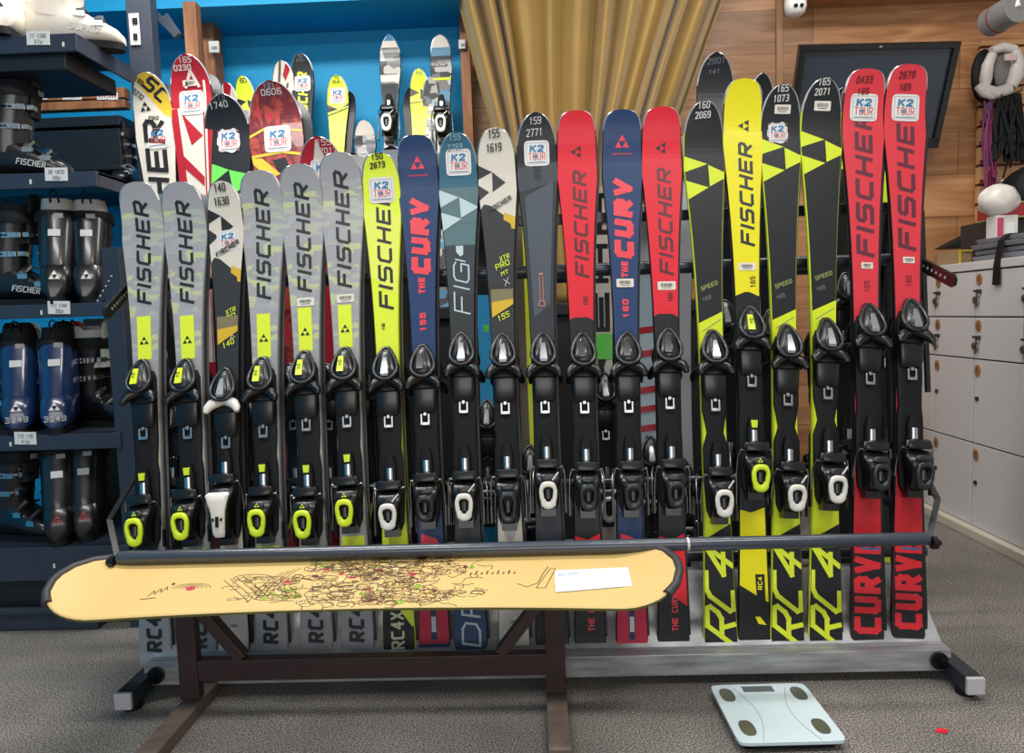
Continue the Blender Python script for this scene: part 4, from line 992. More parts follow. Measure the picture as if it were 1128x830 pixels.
for i in range(4): mb.disc(((1 if i % 2 else -1)*sx*.38, (1 if i > 1 else -1)*sy*.38, 0), (0, 0, 1), .012, .005)
mb.build('rubber_foot', BLKM, sc_, 30)
a = at(1037, 806, Z=0); mb = MB(); mb.prism([(-.016, -.004, .001), (.004, -.012, .001), (.018, .002, .001), (-.004, .010, .001)], (0, 0, .0015)); mb.prism([(-.006, -.006, .0026), (.008, -.004, .0026), (.004, .006, .0026)], (0, .0, .002))
o = mb.build('red_scrap', mat('scrap_red', (225, 30, 50), .5), None, 0); o.location = (a.x, a.y, 0); tag(o, 'small red scrap lying on the carpet right of the scale', 'scrap')
# ------------------------------------------------------------------ rear rows of skis
G3 = 'skis on the far side of the rack'; G4 = 'skis standing against the blue wall'
RP = (2.42, .10, .13)
for z in (.30, 1.09): 
    y = 2.42+.13*(z-.1)+.075
    tube((-1.13, y, z), (XC, y, z), .016, 'rear_bar')
mb = MB(); mb.prism([(-1.13, 2.37, .06), (1.045, 2.37, .06), (1.045, 2.56, .09), (-1.13, 2.56, .09)], (0, 0, -.006)); rb(mb, 'rear_plate', ALUP, smooth=0)
CARB = sheet('carbon', (28, 31, 37)); GRN = sheet('fluor_green', (110, 220, 90)); MOT = ramp_noise('sheet_mottled_red', [(0, (40, 16, 22)), (.45, (120, 26, 40)), (.56, (170, 70, 40)), (.66, (196, 40, 70))], 26, .35, (1, 1, .7), dist=1.2, coat=.3)
PAT = ramp_noise('sheet_patchwork', [(0, (42, 42, 48)), (.36, (110, 108, 106)), (.55, (70, 124, 156)), (.78, (190, 186, 178))], 1, .4, (18, 18, 26), tex='vor', const=True, coat=.2)
PATG = ramp_noise('sheet_patchwork_grey', [(0, (56, 56, 60)), (.3, (176, 172, 166)), (.6, (104, 110, 118)), (.85, (206, 202, 194))], 1, .4, (26, 26, 34), tex='vor', const=True, coat=.2)
AMB = sheet('amber', (226, 190, 60)); IVO = sheet('ivory', (222, 214, 200)); CARD = sheet('cardinal', (176, 26, 44)); SILS = sheet('silver_grey', (176, 180, 186)); CYAN = sheet('cyan', (50, 160, 216)); OLV = sheet('olive', (92, 84, 70))
def rear(label, tail, tip, w, ops, col, ring='black', toe=400, heel=(548, 575), partner=None, st=(), shape=2.1, tl=.10, side=None, badge='silver', **k):
    return make_ski(label, tail, tip, w, ops, col, (toe, heel[0], heel[1], dict(ring=ring, badge=badge)), plane=RP, shape=shape, tl=tl, group=G3, partner=partner, stickers=st, side=side, pdu=k.pop('pdu', .012), **k)
rear('cream ski with yellow tip and large black lettering behind the leftmost grey skis', (224, 648), (158, 79), 46,
     [('Z', AMB, [(-1.5, 70), (1.5, 70), (1.5, 140), (.55, 128), (-.2, 104), (-.7, 84)]), ('T', 'SC', INK, .42, 102, .085, .05, .010, -50, .2), ('T', '180', MARKB, -.55, 92, .03, .018, .003, -45, 0), ('T', '0232', MARKB, -.62, 104, .04, .018, .003, -48, 0),
      ('L', INK, -.35, 118, .022, 90), ('T', 'PRO', INK, .0, 130, .036, .014, .003, -8, 0), ('U', 'FISCHER', INK, 330, 132, -.05, .075, .016, .2)], IVO, 'black', partner='rear ski of the pair behind the cream and yellow tipped ski', st=[('K', .1, 152, .078)])
rear('red and white ski with tall tip behind the second grey ski', (238, 648), (203, 59), 48,
     [full(IVO, 118, 400), ('Z', CARD, [(-1.5, 120), (-.7, 118), (-.2, 260), (-.9, 300), (-1.5, 300)]), ('Z', CARD, [(.55, 50), (1.5, 50), (1.5, 400), (.8, 400)]), ('Z', CARD, [(-.5, 124), (.5, 150), (-.1, 160)]), ('Z', IVO, [(.62, 90), (.74, 90), (1.0, 400), (.9, 400)]),
      ('Z', CARD, [(-.6, 170), (.6, 196), (.6, 206), (-.6, 184)]), ('T', 'A', IVO, .1, 88, .055, .06, .010, 0, 0), ('T', '165', MARK, -.1, 70, .045, .018, .003, 0, 0), ('T', '0230', MARK, -.3, 77, .06, .018, .0035, 0, 0)], CARD, 'white', partner='silver rear ski showing right of the tall red and white ski', st=[('K', .0, 113, .085), ('B', .0, 92, .05, .02)], pdu=.028, pdv=-.03)
rear('dark carbon ski with bright green triangles behind the number 140 ski', (276, 648), (243, 103), 52,
     [('Z', GRN, [(-1.2, 174), (.0, 187), (-1.0, 203)]), ('Z', GRN, [(.0, 187), (1.3, 196), (.2, 215)]), ('T', '173', MARKG, -.35, 111, .045, .018, .003, 4, 0), ('T', '1740', MARK, -.3, 118, .065, .020, .003, 4, 0)], CARB, 'white', partner='rear ski behind the dark carbon ski with green triangles', st=[('K', .05, 155, .085, 0, True)], pdu=.03, pdv=-.02, shape=2.0)
rear('wide red and brown mottled ski with yellow swirl behind the grey skis', (338, 648), (296, 88), 62,
     [('Z', AMB, [(-1.2, 150), (-.4, 139), (-.4, 141.5), (-1.2, 153)]), ('Z', AMB, [(-.4, 139), (1.2, 146), (1.2, 148), (-.4, 141.5)]), ('Z', AMB, [(-1.2, 170), (.2, 166), (.2, 169), (-1.2, 173)]), ('Z', AMB, [(.2, 166), (1.2, 172), (1.2, 175), (.2, 169)]), ('Z', AMB, [(-1.2, 172), (-.6, 173), (.1, 192), (-.4, 196)]), ('Z', CARB, [(-.2, 176), (.3, 174), (.5, 186), (.0, 190)]), ('T', '131', MARKT, -.1, 98, .04, .016, .003, 0, 0), ('T', '0606', MARK, .0, 104, .07, .020, .003, 0, 0)], MOT, 'black', partner='grey rear ski right of the red and brown mottled ski', st=[('K', .05, 153, .092)], pdu=.03, pdv=-.03, shape=2.1, tl=.13)
rear('dark red ski with white star and number 155 behind the third grey ski group', (372, 648), (349, 150), 52, [('Z', IVO, [(-.1, 156), (.1, 168), (.3, 178), (.25, 196), (-.1, 190), (-.35, 182)]), ('T', '155', MARK, .42, 160, .05, .02, .003, 0, 0), ('T', '2017', MARK, .5, 168, .06, .018, .003, 0, 0), full(CARD, 200, 420)], CARD, 'black', st=[('K', .1, 190, .085)])
rear('cream and black ski tip peeking between grey and yellow front skis', (408, 648), (388, 168), 46, [full(BK, 160, 174), full(BK, 200, 600)], IVO, 'black')
rear('grey tip with black bands peeking between yellow and navy front skis', (448, 648), (430, 160), 42, [('Z', BK, [(-.8, 164), (.8, 164), (.7, 168), (-.7, 168)]), full(BK, 185, 600)], SILS, 'neon')
rear('white ski with large black block letters between first red and navy skis', (670, 645), (662, 205), 36, [('U', 'KEHH', INK, 420, 215, -.1, .055, .016, 0), ('Z', GRN, [(-.9, 368), (.9, 368), (.9, 396), (-.9, 396)]), ('T', 'J2', INK, .3, 244, .03, .02, .003, 0, 0)], IVO, 'white', toe=410)
rear('pale ski with red diagonal stripes between navy and red skis', (718, 645), (712, 225), 34, [('Z', CARD, [(-1.5, y), (1.5, y-4), (1.5, y+3), (-1.5, y+7)]) for y in (362, 388, 428, 449, 470)]+[full(SILS, 226, 300)], sheet('pale_blue2', (176, 194, 206)), 'black', toe=480, heel=(560, 590))
rear('plain light grey ski between red and black number 2069 skis', (752, 645), (748, 150), 44, [full(sheet('pale_grey', (178, 182, 188)), 140, 660)], SILS, 'black', toe=505, heel=(590, 620))
rear('cyan blue ski showing between teal and cream tipped front skis', (540, 646), (533, 240), 30, [full(CYAN, 325, 600), ('Z', GRN, [(-.3, 358), (.3, 358), (.3, 366), (-.3, 366)])], BK, 'black', toe=440)
rear('brown and lime edged ski left of the black number 2771 ski', (588, 645), (574, 175), 34, [full(OLV, 180, 560), ('Z', LIME, [(-.1, 180), (.5, 180), (.5, 640), (.1, 640)])], OLV, 'black', toe=490, heel=(580, 610))
rear('black ski with hand written number 2901 above the yellow race ski', (806, 642), (790, 57), 42, [('T', '2901', MARKG, .0, 70, .06, .018, .003, 4, .1), ('T', '141', MARKG, -.1, 80, .038, .015, .003, 4, .1)], CARB, 'black', toe=330, heel=(520, 548), partner='rear ski of the black number 2901 pair', shape=2.1, pdu=.014)
rear('dark ski with brown rimmed tip showing right of the tall yellow ski', (856, 640), (841, 80), 32, [], BK, 'black', toe=340, heel=(520, 548), side='light')
rear('black and lime ski behind the number 2071 ski', (932, 640), (930, 96), 34, [full(LIME, 160, 186), full(LIME, 370, 500)], BK, 'black', toe=300, heel=(505, 530))
rear('lime ski showing between the two tall coral skis', (972, 640), (981, 92), 30, [full(BK, 230, 600)], LIME, 'black', toe=330, heel=(505, 530))
rear('black ski behind the leftmost grey ski, hidden except its bindings', (196, 648), (190, 215), 40, [full(BK, 200, 600)], BK, 'white', toe=440)
# against the blue wall, standing on the plinth
FP = (3.22, 1.01, .22)
def tailpy(x): return 346+.0
def far(label, tip, w, ops, col, dx=6, partner=None, st=(), ring=None, shape=2.1, tl=.08, **k):
    zt = 1.012; tp = at(tip[0]+dx, 300, Y=3.22)
    # tail pixel: point on the plinth top
    v = R @ (Vector((tp.x, 3.22, zt))-EYE); px, py = CX-F*v.x/v.z, CY+F*v.y/v.z
    b = (ring[2], ring[0], ring[1], dict(ring='white', badge='silver', toe='none')) if ring else None
    return make_ski(label, (px, py), tip, w, ops, col, b, plane=FP, shape=shape, tl=tl, group=G4, partner=partner, stickers=st, **k)
far('small white and red ski tip behind the carbon ski at the blue wall', (248, 90), 22, [('Z', CARD, [(-.2, 88), (.6, 96), (-.2, 120), (-.4, 112)])], IVO)
far('small yellow ski with black triangles left of the mottled red ski', (266, 83), 23, [('Z', BK, [(-1.2, 106), (.1, 112), (-1, 120)]), ('Z', BK, [(.2, 110), (1.1, 116), (.3, 119)]), ('T', '80', MARKB, .1, 92, .03, .02, .003, 0, 0)], YEL, dx=8)
far('white ski with brown and red stripes left of the black ski at blue wall', (309, 66), 25, [('Z', CARD, [(.5, 70), (.9, 76), (.2, 90), (.0, 84)]), ('Z', OLV, [(-.1, 66), (.1, 66), (-.6, 110), (-.8, 106)]), ('Z', OLV, [(.3, 92), (.5, 92), (-.1, 120), (-.3, 116)])], IVO)
far('slim dark ski with yellow lettering against the blue wall', (330, 58), 26, [('U', 'FISCHER', NT, 135, 80, .0, .045, .010, .2), ('T', '90', MARKG, .0, 65, .02, .015, .002, 0, 0), ('T', '0151', MARKG, .0, 69, .04, .012, .002, 0, 0), ('Z', SILS, [(-.35, 138), (.2, 138), (.2, 143), (-.35, 143)])], CARB, st=[('K', .0, 92, .072)], dx=5)
far('yellow ski with black chevron standing alone on the blue wall', (370, 82), 25, [('Z', BK, [(-1.2, 113), (.0, 120), (-1.1, 124)]), ('Z', BK, [(1.1, 112), (1.1, 116), (.3, 119)]), ('Z', BK, [(-1.1, 127), (1.1, 117), (1.1, 118.5), (-1.1, 128.5)]), ('T', '70', MARKB, .0, 89, .02, .014, .002, 0, 0), ('T', '0141', MARKB, .0, 93, .035, .012, .002, 0, 0)], YEL, partner='dark rear ski right of the lone yellow ski', st=[('K', .0, 106, .068)], dx=-2, pdu=.025, pdv=-.03)
far('short white patterned ski right of the lone yellow ski', (400, 132), 25, [('T', '70', MARKB, .0, 140, .03, .012, .002, 0, 0), ('Z', IVO, [(-.9, 136), (.9, 136), (.8, 150), (-.8, 150)])], PATG, dx=2)
far('tall patchwork ski with pointed blue tip and white heel lever', (428, 37), 24, [full(sheet('wall_teal', (60, 130, 168)), 30, 48), full(IVO, 48, 54), ('Z', CARB, [(-.9, 92), (.9, 92), (.8, 128), (-.8, 128)]), full(IVO, 82, 90), ('Z', IVO, [(-.3, 118), (.3, 114), (.4, 121), (-.2, 127)])], PAT, dx=0, ring=(126, 143, 112), shape=1.6)
far('tall patchwork ski with cream tip next to the curtain', (484, 38), 24, [full(IVO, 40, 54), full(sheet('wall_teal2', (90, 140, 170)), 54, 62), full(CARB, 62, 66), ('T', 'USCA', INK, .0, 71, .06, .018, .004, 0, 0), full(LIME, 85, 88)], PAT, dx=8, ring=(127, 144, 114), shape=2.4)
far('yellow ski with grey triangles between the two patchwork skis', (461, 75), 22, [('Z', OLV, [(-1.2, 96), (.0, 102), (-1.1, 107)]), ('Z', OLV, [(.1, 98), (1.1, 104), (.1, 110)]), ('Z', OLV, [(-1.1, 113), (1.1, 109), (1.1, 110), (-1.1, 114)]), ('T', '70', MARKG, .0, 84, .03, .012, .002, 0, 0)], YEL, dx=-4, partner='dark rear ski left of the yellow ski with grey triangles', pdu=-.03, pdv=-.03)
far('grey patchwork ski partly behind the yellow ski with grey triangles', (473, 84), 18, [full(LIME, 126, 129)], PATG, dx=0)
# ------------------------------------------------------------------ boot shelving
SY = 2.29
xr = at(106, 190, Y=SY).x; xr2 = at(132, 480, Y=SY).x
sh = empty('boot_shelf', 'dark blue grey steel shelving unit full of ski boots at the left', 'shelf', (xr, SY+.2, 0))
def sbd(mb, name, m=STEEL, **k):
    mb.v = [(x-xr, y-SY-.2, z) for x, y, z in mb.v]; return mb.build(name, m, sh, **k)
SZ = []
for i, (pt, pb, xe) in enumerate(((37, 57, xr-.03), (190, 207, xr), (335, 350, xr), (479, 496, xr2), (603, 640, xr2))):
    z1 = at(60, pt, Y=SY).z; z0 = at(60, pb, Y=SY).z; SZ.append(z1)
    mb = MB(); mb.box(((xe-2.5)/2, SY+.008, (z0+z1)/2), (xe+2.5, .016, z1-z0)); mb.box(((xe-2.5)/2, SY+.16, z1-.006), (xe+2.5, .30, .012)); mb.box((xe-.004, SY+.16, (z0+z1)/2), (.008, .30, (z1-z0)))
    if i == 0: mb.box(((xe-2.5)/2, SY+.16, z0-.02), (xe+2.4, .28, .05), 1)
    sbd(mb, 'shelf_board', [STEEL, DSTEEL], smooth=0, bevel=.002)
    mb = MB(); q = at((70, 34, 46, 12, 60)[i], (pt+pb)/2+2, Y=SY); mb.box((q.x, SY-.001, q.z), (.006, .003, .014)); sbd(mb, 'slot_mark', WHT, smooth=0)
a = at(140, 475, Y=SY+.03); zt = at(130, 272, Y=SY).z
mb = MB(); mb.box((a.x, SY+.03, zt/2), (.056, .04, zt)); sbd(mb, 'front_post', STEEL, smooth=0, bevel=.002)
a = at(158, 40, Y=2.66); mb = MB(); mb.box((a.x, 2.66, 1.38), (.085, .05, 2.76)); bp = sbd(mb, 'back_post', STEEL, smooth=0, bevel=.002)
q0 = at(181, 18, Y=2.7); q1 = at(196, 40, Y=2.7); mb = MB(); mb.bar(q0, q1, .012, .03); mb.bar(at(150, -6, Y=2.7), q1, .02, .02); sbd(mb, 'corner_bracket', STEEL, smooth=0)
mb = MB(); q = at(148, 32, Y=2.63); mb.box((q.x, 2.632, q.z), (.034, .003, .105)); mb.box((q.x+.004, 2.629, q.z+.026), (.018, .003, .022), 1); mb.box((q.x+.002, 2.629, q.z-.026), (.014, .003, .022), 1)
sbd(mb, 'post_label', [PAPER, BLKM], smooth=0)
mb = MB(); mb.box(((xr2-2.5)/2, SY+.14, .115), (xr2+2.5, .24, .10)); sbd(mb, 'lower_drawer', DSTEEL, smooth=0, bevel=.003)
mb = MB(); mb.box(((at(108, 690, Y=SY).x-2.5)/2, SY+.05, .035), (at(108, 690, Y=SY).x+2.5, .1, .065)); mb.box(((at(108, 690, Y=SY).x-2.5)/2, SY-.005, .07), (at(108, 690, Y=SY).x+2.5, .02, .02)); sbd(mb, 'base_rail', STEEL, smooth=0, bevel=.003)
mb = MB(); p0 = at(128, 300, Y=SY+.02); p1 = at(103, 345, Y=SY+.02); mb.bar(p1, p0, .02, .008, up=Vector((0, 1, 0))); mb2 = MB()
for i in range(7): c_ = p0.lerp(p1, .1+i*.12); mb.disc(c_+Vector((0, -.012, 0)), (0, -1, 0), .0025, .003, 1)
sbd(mb, 'bracket', [STEEL, WHT], smooth=0)
for px, py, l1, l2, lab in ((42, 41, '17 1266', '37p', 'top'), (62, 191, '28 1870', '38p', 'second'), (65, 338, '117 1744', '38p', 'third'), (28, 482, '115 170', '41p', 'fourth')):
    q = at(px, py+1, Y=SY-.004); mb = MB(); mb.box((0, 0, 0), (.070, .0015, .040)); q0_ = q
    for s, hh, y in ((l1, .012, .006), (l2, .012, -.011)):
        ln = .05 if s == l1 else .026
        for P in text_polys(s, ln, hh, .0016, .1): mb.add([Vector((p[0]-ln/2, -.0012, p[1]+y)) for p in P], [(0, 1, 2, 3)], 1)
    o = mb.build('shelf_label', [PAPER, mat('ink_grey', (70, 70, 74), .7)], None, 0); o.location = q; o.rotation_euler = (0, math.radians(2), 0)
    tag(o, 'white paper size label on the %s boot shelf from the top' % lab, 'label')
# ------------------------------------------------------------------ ski boots
BW = mat('boot_white', (226, 216, 200), .35, coat=.4, var=.03); BB = mat('boot_black', (13, 14, 17), .3, coat=.35); BN = mat('boot_blue', (22, 48, 88), .25, coat=.6); LB_ = mat('liner_black', (24, 24, 27), .8); LW = mat('liner_white', (200, 196, 188), .7); LR = mat('liner_red', (170, 30, 40), .7); CUFB = mat('boot_dark_grey', (22, 23, 27), .35, coat=.4)
def boot(label, px, Y, z, rz, shell, cuff, liner, s=1, group=None, strap='', buckles=True, logo=None, num_=None, sc=1.0):
    b = empty('ski_boot', label, 'boot', (at(px, 300, Y=Y).x if px is not None else 0, Y, z), math.radians(rz), group)
    b.location.x = at(px, (H-z)*F/Y+346+10, Y=Y).x; b.scale = (sc, sc, sc)
    mb = MB(); t = [(-.138, .026, .065), (-.126, .042, .12), (-.07, .050, .155), (-.01, .052, .155), (.03, .051, .128), (.08, .053, .096), (.12, .050, .078), (.150, .040, .062), (.166, .020, .045)]
    mb.loft([[Vector((x, u, .018+tp/2-.009+w)) for u, w in se(hw, (tp-.018)/2, 18, 2.8)] for x, hw, tp in t]); shl = mb.build('shell', shell, b, 60)
    mb = MB(); mb.loft([[Vector((x, u, z_)) for x, u in [(x+.012, u) for x, u in se(.155, .036, 24, 3.5)]] for z_ in (0, .022)]); mb.build('sole', BLKM, b, 40)
    mb = MB(); cf = [(.085, -.038, .088, .053), (.13, -.034, .084, .056), (.19, -.018, .076, .057), (.25, -.003, .072, .060), (.285, .008, .071, .061)]
    lo = [[Vector((cx_+x, u, z_+(.012 if x < 0 else 0)*(-x/.07 if x < 0 else 0))) for x, u in se(rx, ry, 22, 2.3)] for z_, cx_, rx, ry in cf]
    lo.append([Vector((.008+x, u, .283)) for x, u in se(.064, .054, 22, 2.3)]); lo.append([Vector((.004+x, u, .2)) for x, u in se(.058, .048, 22, 2.3)])
    mb.loft(lo); cu = mb.build('cuff', cuff, b, 60)
    mb = MB(); lo = [[Vector((.004+x, u, .2)) for x, u in se(.060, .050, 20, 2.3)], [Vector((.010+x, u, .30)) for x, u in se(.060, .050, 20, 2.3)], [Vector((.012+x, u, .325+(.014 if x < 0 else -.0))) for x, u in se(.055, .046, 20, 2.3)], [Vector((.012+x, u, .32)) for x, u in se(.040, .032, 20, 2.3)], [Vector((.008+x, u, .24)) for x, u in se(.036, .028, 20, 2.3)]]
    mb.loft(lo); ln = mb.build('liner', liner, b, 60)
    mb = MB(); mb.loft([[Vector((cx_+x, u, z_)) for x, u in se(.008, hw, 14, 3)] for z_, cx_, hw in ((.20, .066, .030), (.28, .072, .032), (.345, .082, .030), (.358, .084, .018))]); mb.build('tongue', liner, b, 60)
    mb = MB(); mb.tube([Vector((-.045, -.012, .325)), Vector((-.062, -.010, .352)), Vector((-.066, 0, .362)), Vector((-.062, .010, .352)), Vector((-.045, .012, .325))], .003, 0, 6); mb.build('pull_loop', LB_, ln, 60)
    mb = MB(); mb.loft([[Vector((.009+x, u, z_)) for x, u in se(rx, ry, 22, 2.3)] for z_, rx, ry in ((.262, .0755, .0650), (.266, .077, .0665), (.296, .076, .0655), (.300, .0745, .064))], caps=False); ps = mb.build('power_strap', BLKM, b, 50)
    mb = MB(); mb.box((.087, .004, .281), (.003, .034, .016)); mb.box((-.069, -.012, .281), (.003, .026, .015)); mb.build('strap_patch', mat('patch_grey', (150, 150, 150), .5), ps, 0)
    if buckles:
        for z_, x_, ry, fr in ((.225, .0, .0595, 1), (.165, -.02, .058, 1), (.112, .052, .052, 0), (.085, .102, .050, 0)):
            mb = MB(); pts = []
            for k in range(9):
                a_ = -PI*.62+k*PI*1.24/8
                if fr: cx_ = x_+.0; pts.append(Vector((cx_+.001+(.0745)*math.cos(a_), ry*math.sin(a_)*1.03, z_-.018*math.cos(a_)*0)))
                else: pts.append(Vector((x_+.010*math.cos(a_*.8), .054*math.sin(a_*.8)*1.0, .02+(z_-.012)*math.cos(a_*.55)+.0)))
            y0 = s*(ry+.004)
            if fr:
                mb.tube(pts, .004, 0, 6); mb.box((x_+.030, s*(ry*.93), z_), (.055, .010, .016), 1); mb.box((x_+.068, s*.028, z_+.002), (.020, .030, .014), 1)
                for q in range(3): mb.box((x_+.012+q*.014, s*(ry*.93+.006), z_), (.005, .004, .018), 1)
            else:
                mb.box((x_, s*.030, z_+.004), (.016, .050, .010), 1, Matrix.Rotation(-s*.5, 3, 'X')); mb.box((x_+.002, s*.050, z_-.018), (.030, .010, .016), 1)
                mb.box((x_, -s*.010, z_+.012), (.012, .05, .006), 0)
            mb.build('buckle', [BLK, SIL], b, 30)
    if logo is not None:      # emblem on the shell's instep
        mb = MB()
        for P in tri_logo(.014, PI/2): mb.add([Vector((.150-.3*(p[1]+.014), -p[0], .066+p[1]*.9)) + Vector((.016, 0, .004)) for p in P], [(0, 1, 2)])
        mb.v = [(.0895+.0*x, y, z+.10) for x, y, z in mb.v] if False else mb.v
        mb.build('emblem', logo, shl, 0)
    if num_:
        mb = MB()
        for P in text_polys(num_, .052, .018, .003, .2): mb.add([Vector((.104-(p[1])*.9, .026-p[0], .106+p[1]*.5)) for p in P], [(0, 1, 2, 3)])
        mb.build('size_mark', MARK, shl, 0)
    if logo is not None:      # heel emblem, label and size on the back of the boot
        mb = MB()
        for P in tri_logo(.019, PI/2): mb.add([Vector((-.1405+.25*max(0, p[1]), -p[0], .086+p[1])) for p in P], [(0, 1, 2)])
        mb.build('heel_emblem', logo, shl, 0)
        mb = MB(); mb.box((-.088, .0, .225), (.004, .034, .022), 0, Matrix.Rotation(.30, 3, 'Y')); mb.build('heel_label', PAPER, cu, 0)
    if num_:
        mb = MB()
        for P in text_polys(num_, .062, .018, .003, .1): mb.add([Vector((-.1405, .031-p[0], .050+p[1])) for p in P], [(0, 1, 2, 3)])
        mb.build('heel_size', MARK, shl, 0)
    if strap:
        mb = MB()
        for P in text_polys(strap, .085, .020, .0032, .25): mb.add([Vector((.020+p[0], -.0545, .058-p[0]*.15+p[1])) for p in P], [(0, 1, 2, 3)])
        mb.build('side_lettering', MARK, shl, 0)
    return b
GA = 'ski boots on the shelving unit'
A, B_, C_, D_, E_ = SZ
boot('white ski boot seen from its heel on the top shelf', 18, 2.40, A, 108, BW, BW, LW, 1, GA, logo=INK, buckles=True)
boot('white ski boot pointing right at the end of the top shelf', 76, 2.42, A, 14, BW, BW, LW, -1, GA, strap='SCPRO')
boot('black ski boot at the left frame edge on the top shelf', -12, 2.52, A, 100, BB, BB, LB_, 1, GA)
boot('black ski boot with metal buckles pointing right on the second shelf', 20, 2.42, B_, 12, BB, BB, LB_, -1, GA, strap='FISCHER')
boot('black ski boot facing left at the frame edge on the second shelf', -16, 2.46, B_, 123, BB, BB, LB_, 1, GA)
boot('black ski boot with silver buckles pointing right on the third shelf', 18, 2.41, C_, 6, BB, BB, LB_, -1, GA, strap='FISCHER')
boot('black ski boot with white liner seen from its heel on the third shelf', 72, 2.42, C_, 112, BB, CUFB, LW, 1, GA, logo=WHT)
boot('dark ski boot with white emblem at the right end of the third shelf', 107, 2.46, C_, 110, CUFB, BB, LW, 1, GA, logo=WHT)
boot('blue ski boot, left one of the two, on the fourth shelf', 30, 2.42, D_, 114, BN, BN, LB_, -1, GA, logo=WHT, num_='3248')
boot('blue ski boot, right one of the two, on the fourth shelf', 72, 2.42, D_, 112, BN, BN, LB_, 1, GA, logo=WHT, num_='3248')
boot('black ski boot at the right end of the fourth shelf beside the blue pair', 106, 2.48, D_, -12, BB, BB, LW, -1, GA)
boot('black ski boot at the left frame edge on the fourth shelf', -8, 2.44, D_, 4, BB, BB, LB_, -1, GA)
boot('black ski boot with red liner behind the right blue boot', 84, 2.60, D_, 108, BB, BB, LR, 1, GA)
boot('black ski boot with white liner behind the left blue boot', 34, 2.62, D_, 108, BB, BB, LW, 1, GA)
boot('black ski boot with grey buckles at the left of the bottom shelf', 22, 2.40, E_, -12, BB, BB, LB_, -1, GA)
boot('black ski boot with red heel emblem, left of the pair on the bottom shelf', 74, 2.42, E_, 114, BB, CUFB, LB_, -1, GA, logo=mat('emblem_red', (170, 40, 40), .5))
boot('black ski boot with red heel emblem, right of the pair on the bottom shelf', 103, 2.46, E_, 112, BB, CUFB, LB_, 1, GA, logo=mat('emblem_red', (170, 40, 40), .5))
# dark boots standing on the black wall ledge
zl = at(90, 206, Y=3.3).z
mb = MB(); mb.box((at(120, 206, Y=3.4).x-.35, 3.42, zl-.02), (1.7, .34, .04)); tag(mb.build('wall_shelf', DSTEEL, None, 0, .003), 'black ledge just above the leftmost grey ski tips', 'shelf')
for px, lab in ((142, 'black boot far back left of the cream and yellow tipped ski'), (188, 'black boot far back between the cream and red tall skis')):
    boot(lab, px, 3.38, zl, -80, BB, BB, LB_, 1, 'dark boots on the wall ledge', num_='32', sc=.8)
# ------------------------------------------------------------------ things on the lockers
TZ = 1.1235
def onlk(px, py): return at(px, py, Z=TZ)
GT = mat('tray_grey', (126, 130, 136), .45); 
c0 = at(1105, 275, Y=2.92); 
for i in range(4):
    tz = TZ+.0+i*.0225
    o = empty('plastic_tray', ('grey plastic tray at the bottom of the stack on the lockers', 'second grey tray from the bottom of the stack', 'third grey tray from the bottom of the stack', 'topmost grey tray of the stack on the lockers')[i], 'tray', (2.06+(.0, .012, -.004, .016)[i], 2.98, tz), math.radians(-4+i*2), 'grey trays stacked on the lockers')
    mb = MB(); mb.loft([[Vector((x, y, z)) for x, y in se(a, b, 32, 9)] for z, a, b in ((0, .232, .17), (.004, .245, .182), (.018, .25, .187), (.020, .246, .183))]); mb.build('body', GT, o, 30)
    mb = MB(); mb.loft([[Vector((x, y, z)) for x, y in se(a, b, 32, 9)] for z, a, b in ((.0195, .225, .162), (.0212, .222, .159))]); mb.build('lid', mat('tray_lid', (148, 152, 158), .4), o, 30)
mb = MB(); q = Vector((1.806, 2.86, TZ+.1))
x_ = XL-.016
pts = [Vector((1.92, 2.93, TZ+.094)), Vector((1.83, 2.93, TZ+.094)), Vector((1.802, 2.925, TZ+.07)), Vector((x_, 2.92, TZ-.02)), Vector((x_-.002, 2.918, TZ-.10))]
lo = []
for i, p in enumerate(pts):
    d = (pts[min(i+1, 4)]-pts[max(i-1, 0)]).normalized(); n = Vector((d.z, 0, -d.x)); w_ = (.018, .018, .018, .019, .024)[i]
    lo.append([p+Vector((0, -w_, 0)), p+Vector((0, w_, 0)), p+Vector((0, w_, 0))-n*.004, p+Vector((0, -w_, 0))-n*.004])
mb.loft(lo); o = mb.build('strap', BLKM, None, 0, .001); tag(o, 'black strap hanging from the grey tray stack over the locker edge', 'strap')
# folder, wedge, red box, cartons
o = empty('cardboard_folder', 'yellow edged brown cardboard folder on the lockers left of the grey trays', 'folder', (1.93, 3.36, TZ), math.radians(8))
mb = MB(); mb.box((0, 0, .03), (.19, .15, .06)); mb.build('body', mat('folder_brown', (150, 122, 88), .7), o, 0, .003)
mb = MB(); mb.box((0, -.077, .057), (.20, .005, .008)); mb.box((-.097, -.077, .03), (.008, .006, .06)); mb.build('yellow_edge', mat('folder_yellow', (196, 166, 52), .6), o, 0)
mb = MB(); a = at(1042, 272, Y=3.42); b = at(1086, 249, Y=3.30); c = at(1086, 268, Y=3.30)
mb.prism([(0, 0, 0), (c.x-a.x, c.y-a.y, -.010), (b.x-a.x, b.y-a.y, b.z-a.z)], (.03, .16, .0))
o = mb.build('black_wedge_tray', BLKM, None, 0, .002); o.location = (a.x, a.y, a.z); tag(o, 'black wedge shaped tray leaning behind the cardboard folder', 'tray')
mb = MB(); mb.box((2.12, 3.25, TZ+.085), (.44, .24, .17)); o = mb.build('dark_carton', mat('carton_dark', (44, 42, 44), .6), None, 0, .003); tag(o, 'dark carton standing behind the grey tray stack', 'box')
a = at(1098, 258, Y=3.10); b = at(1128, 243, Y=3.10)
o = empty('red_box', 'flat red box with pale rim lying on the dark carton', 'box', (a.x+.2, 3.18, TZ+.172))
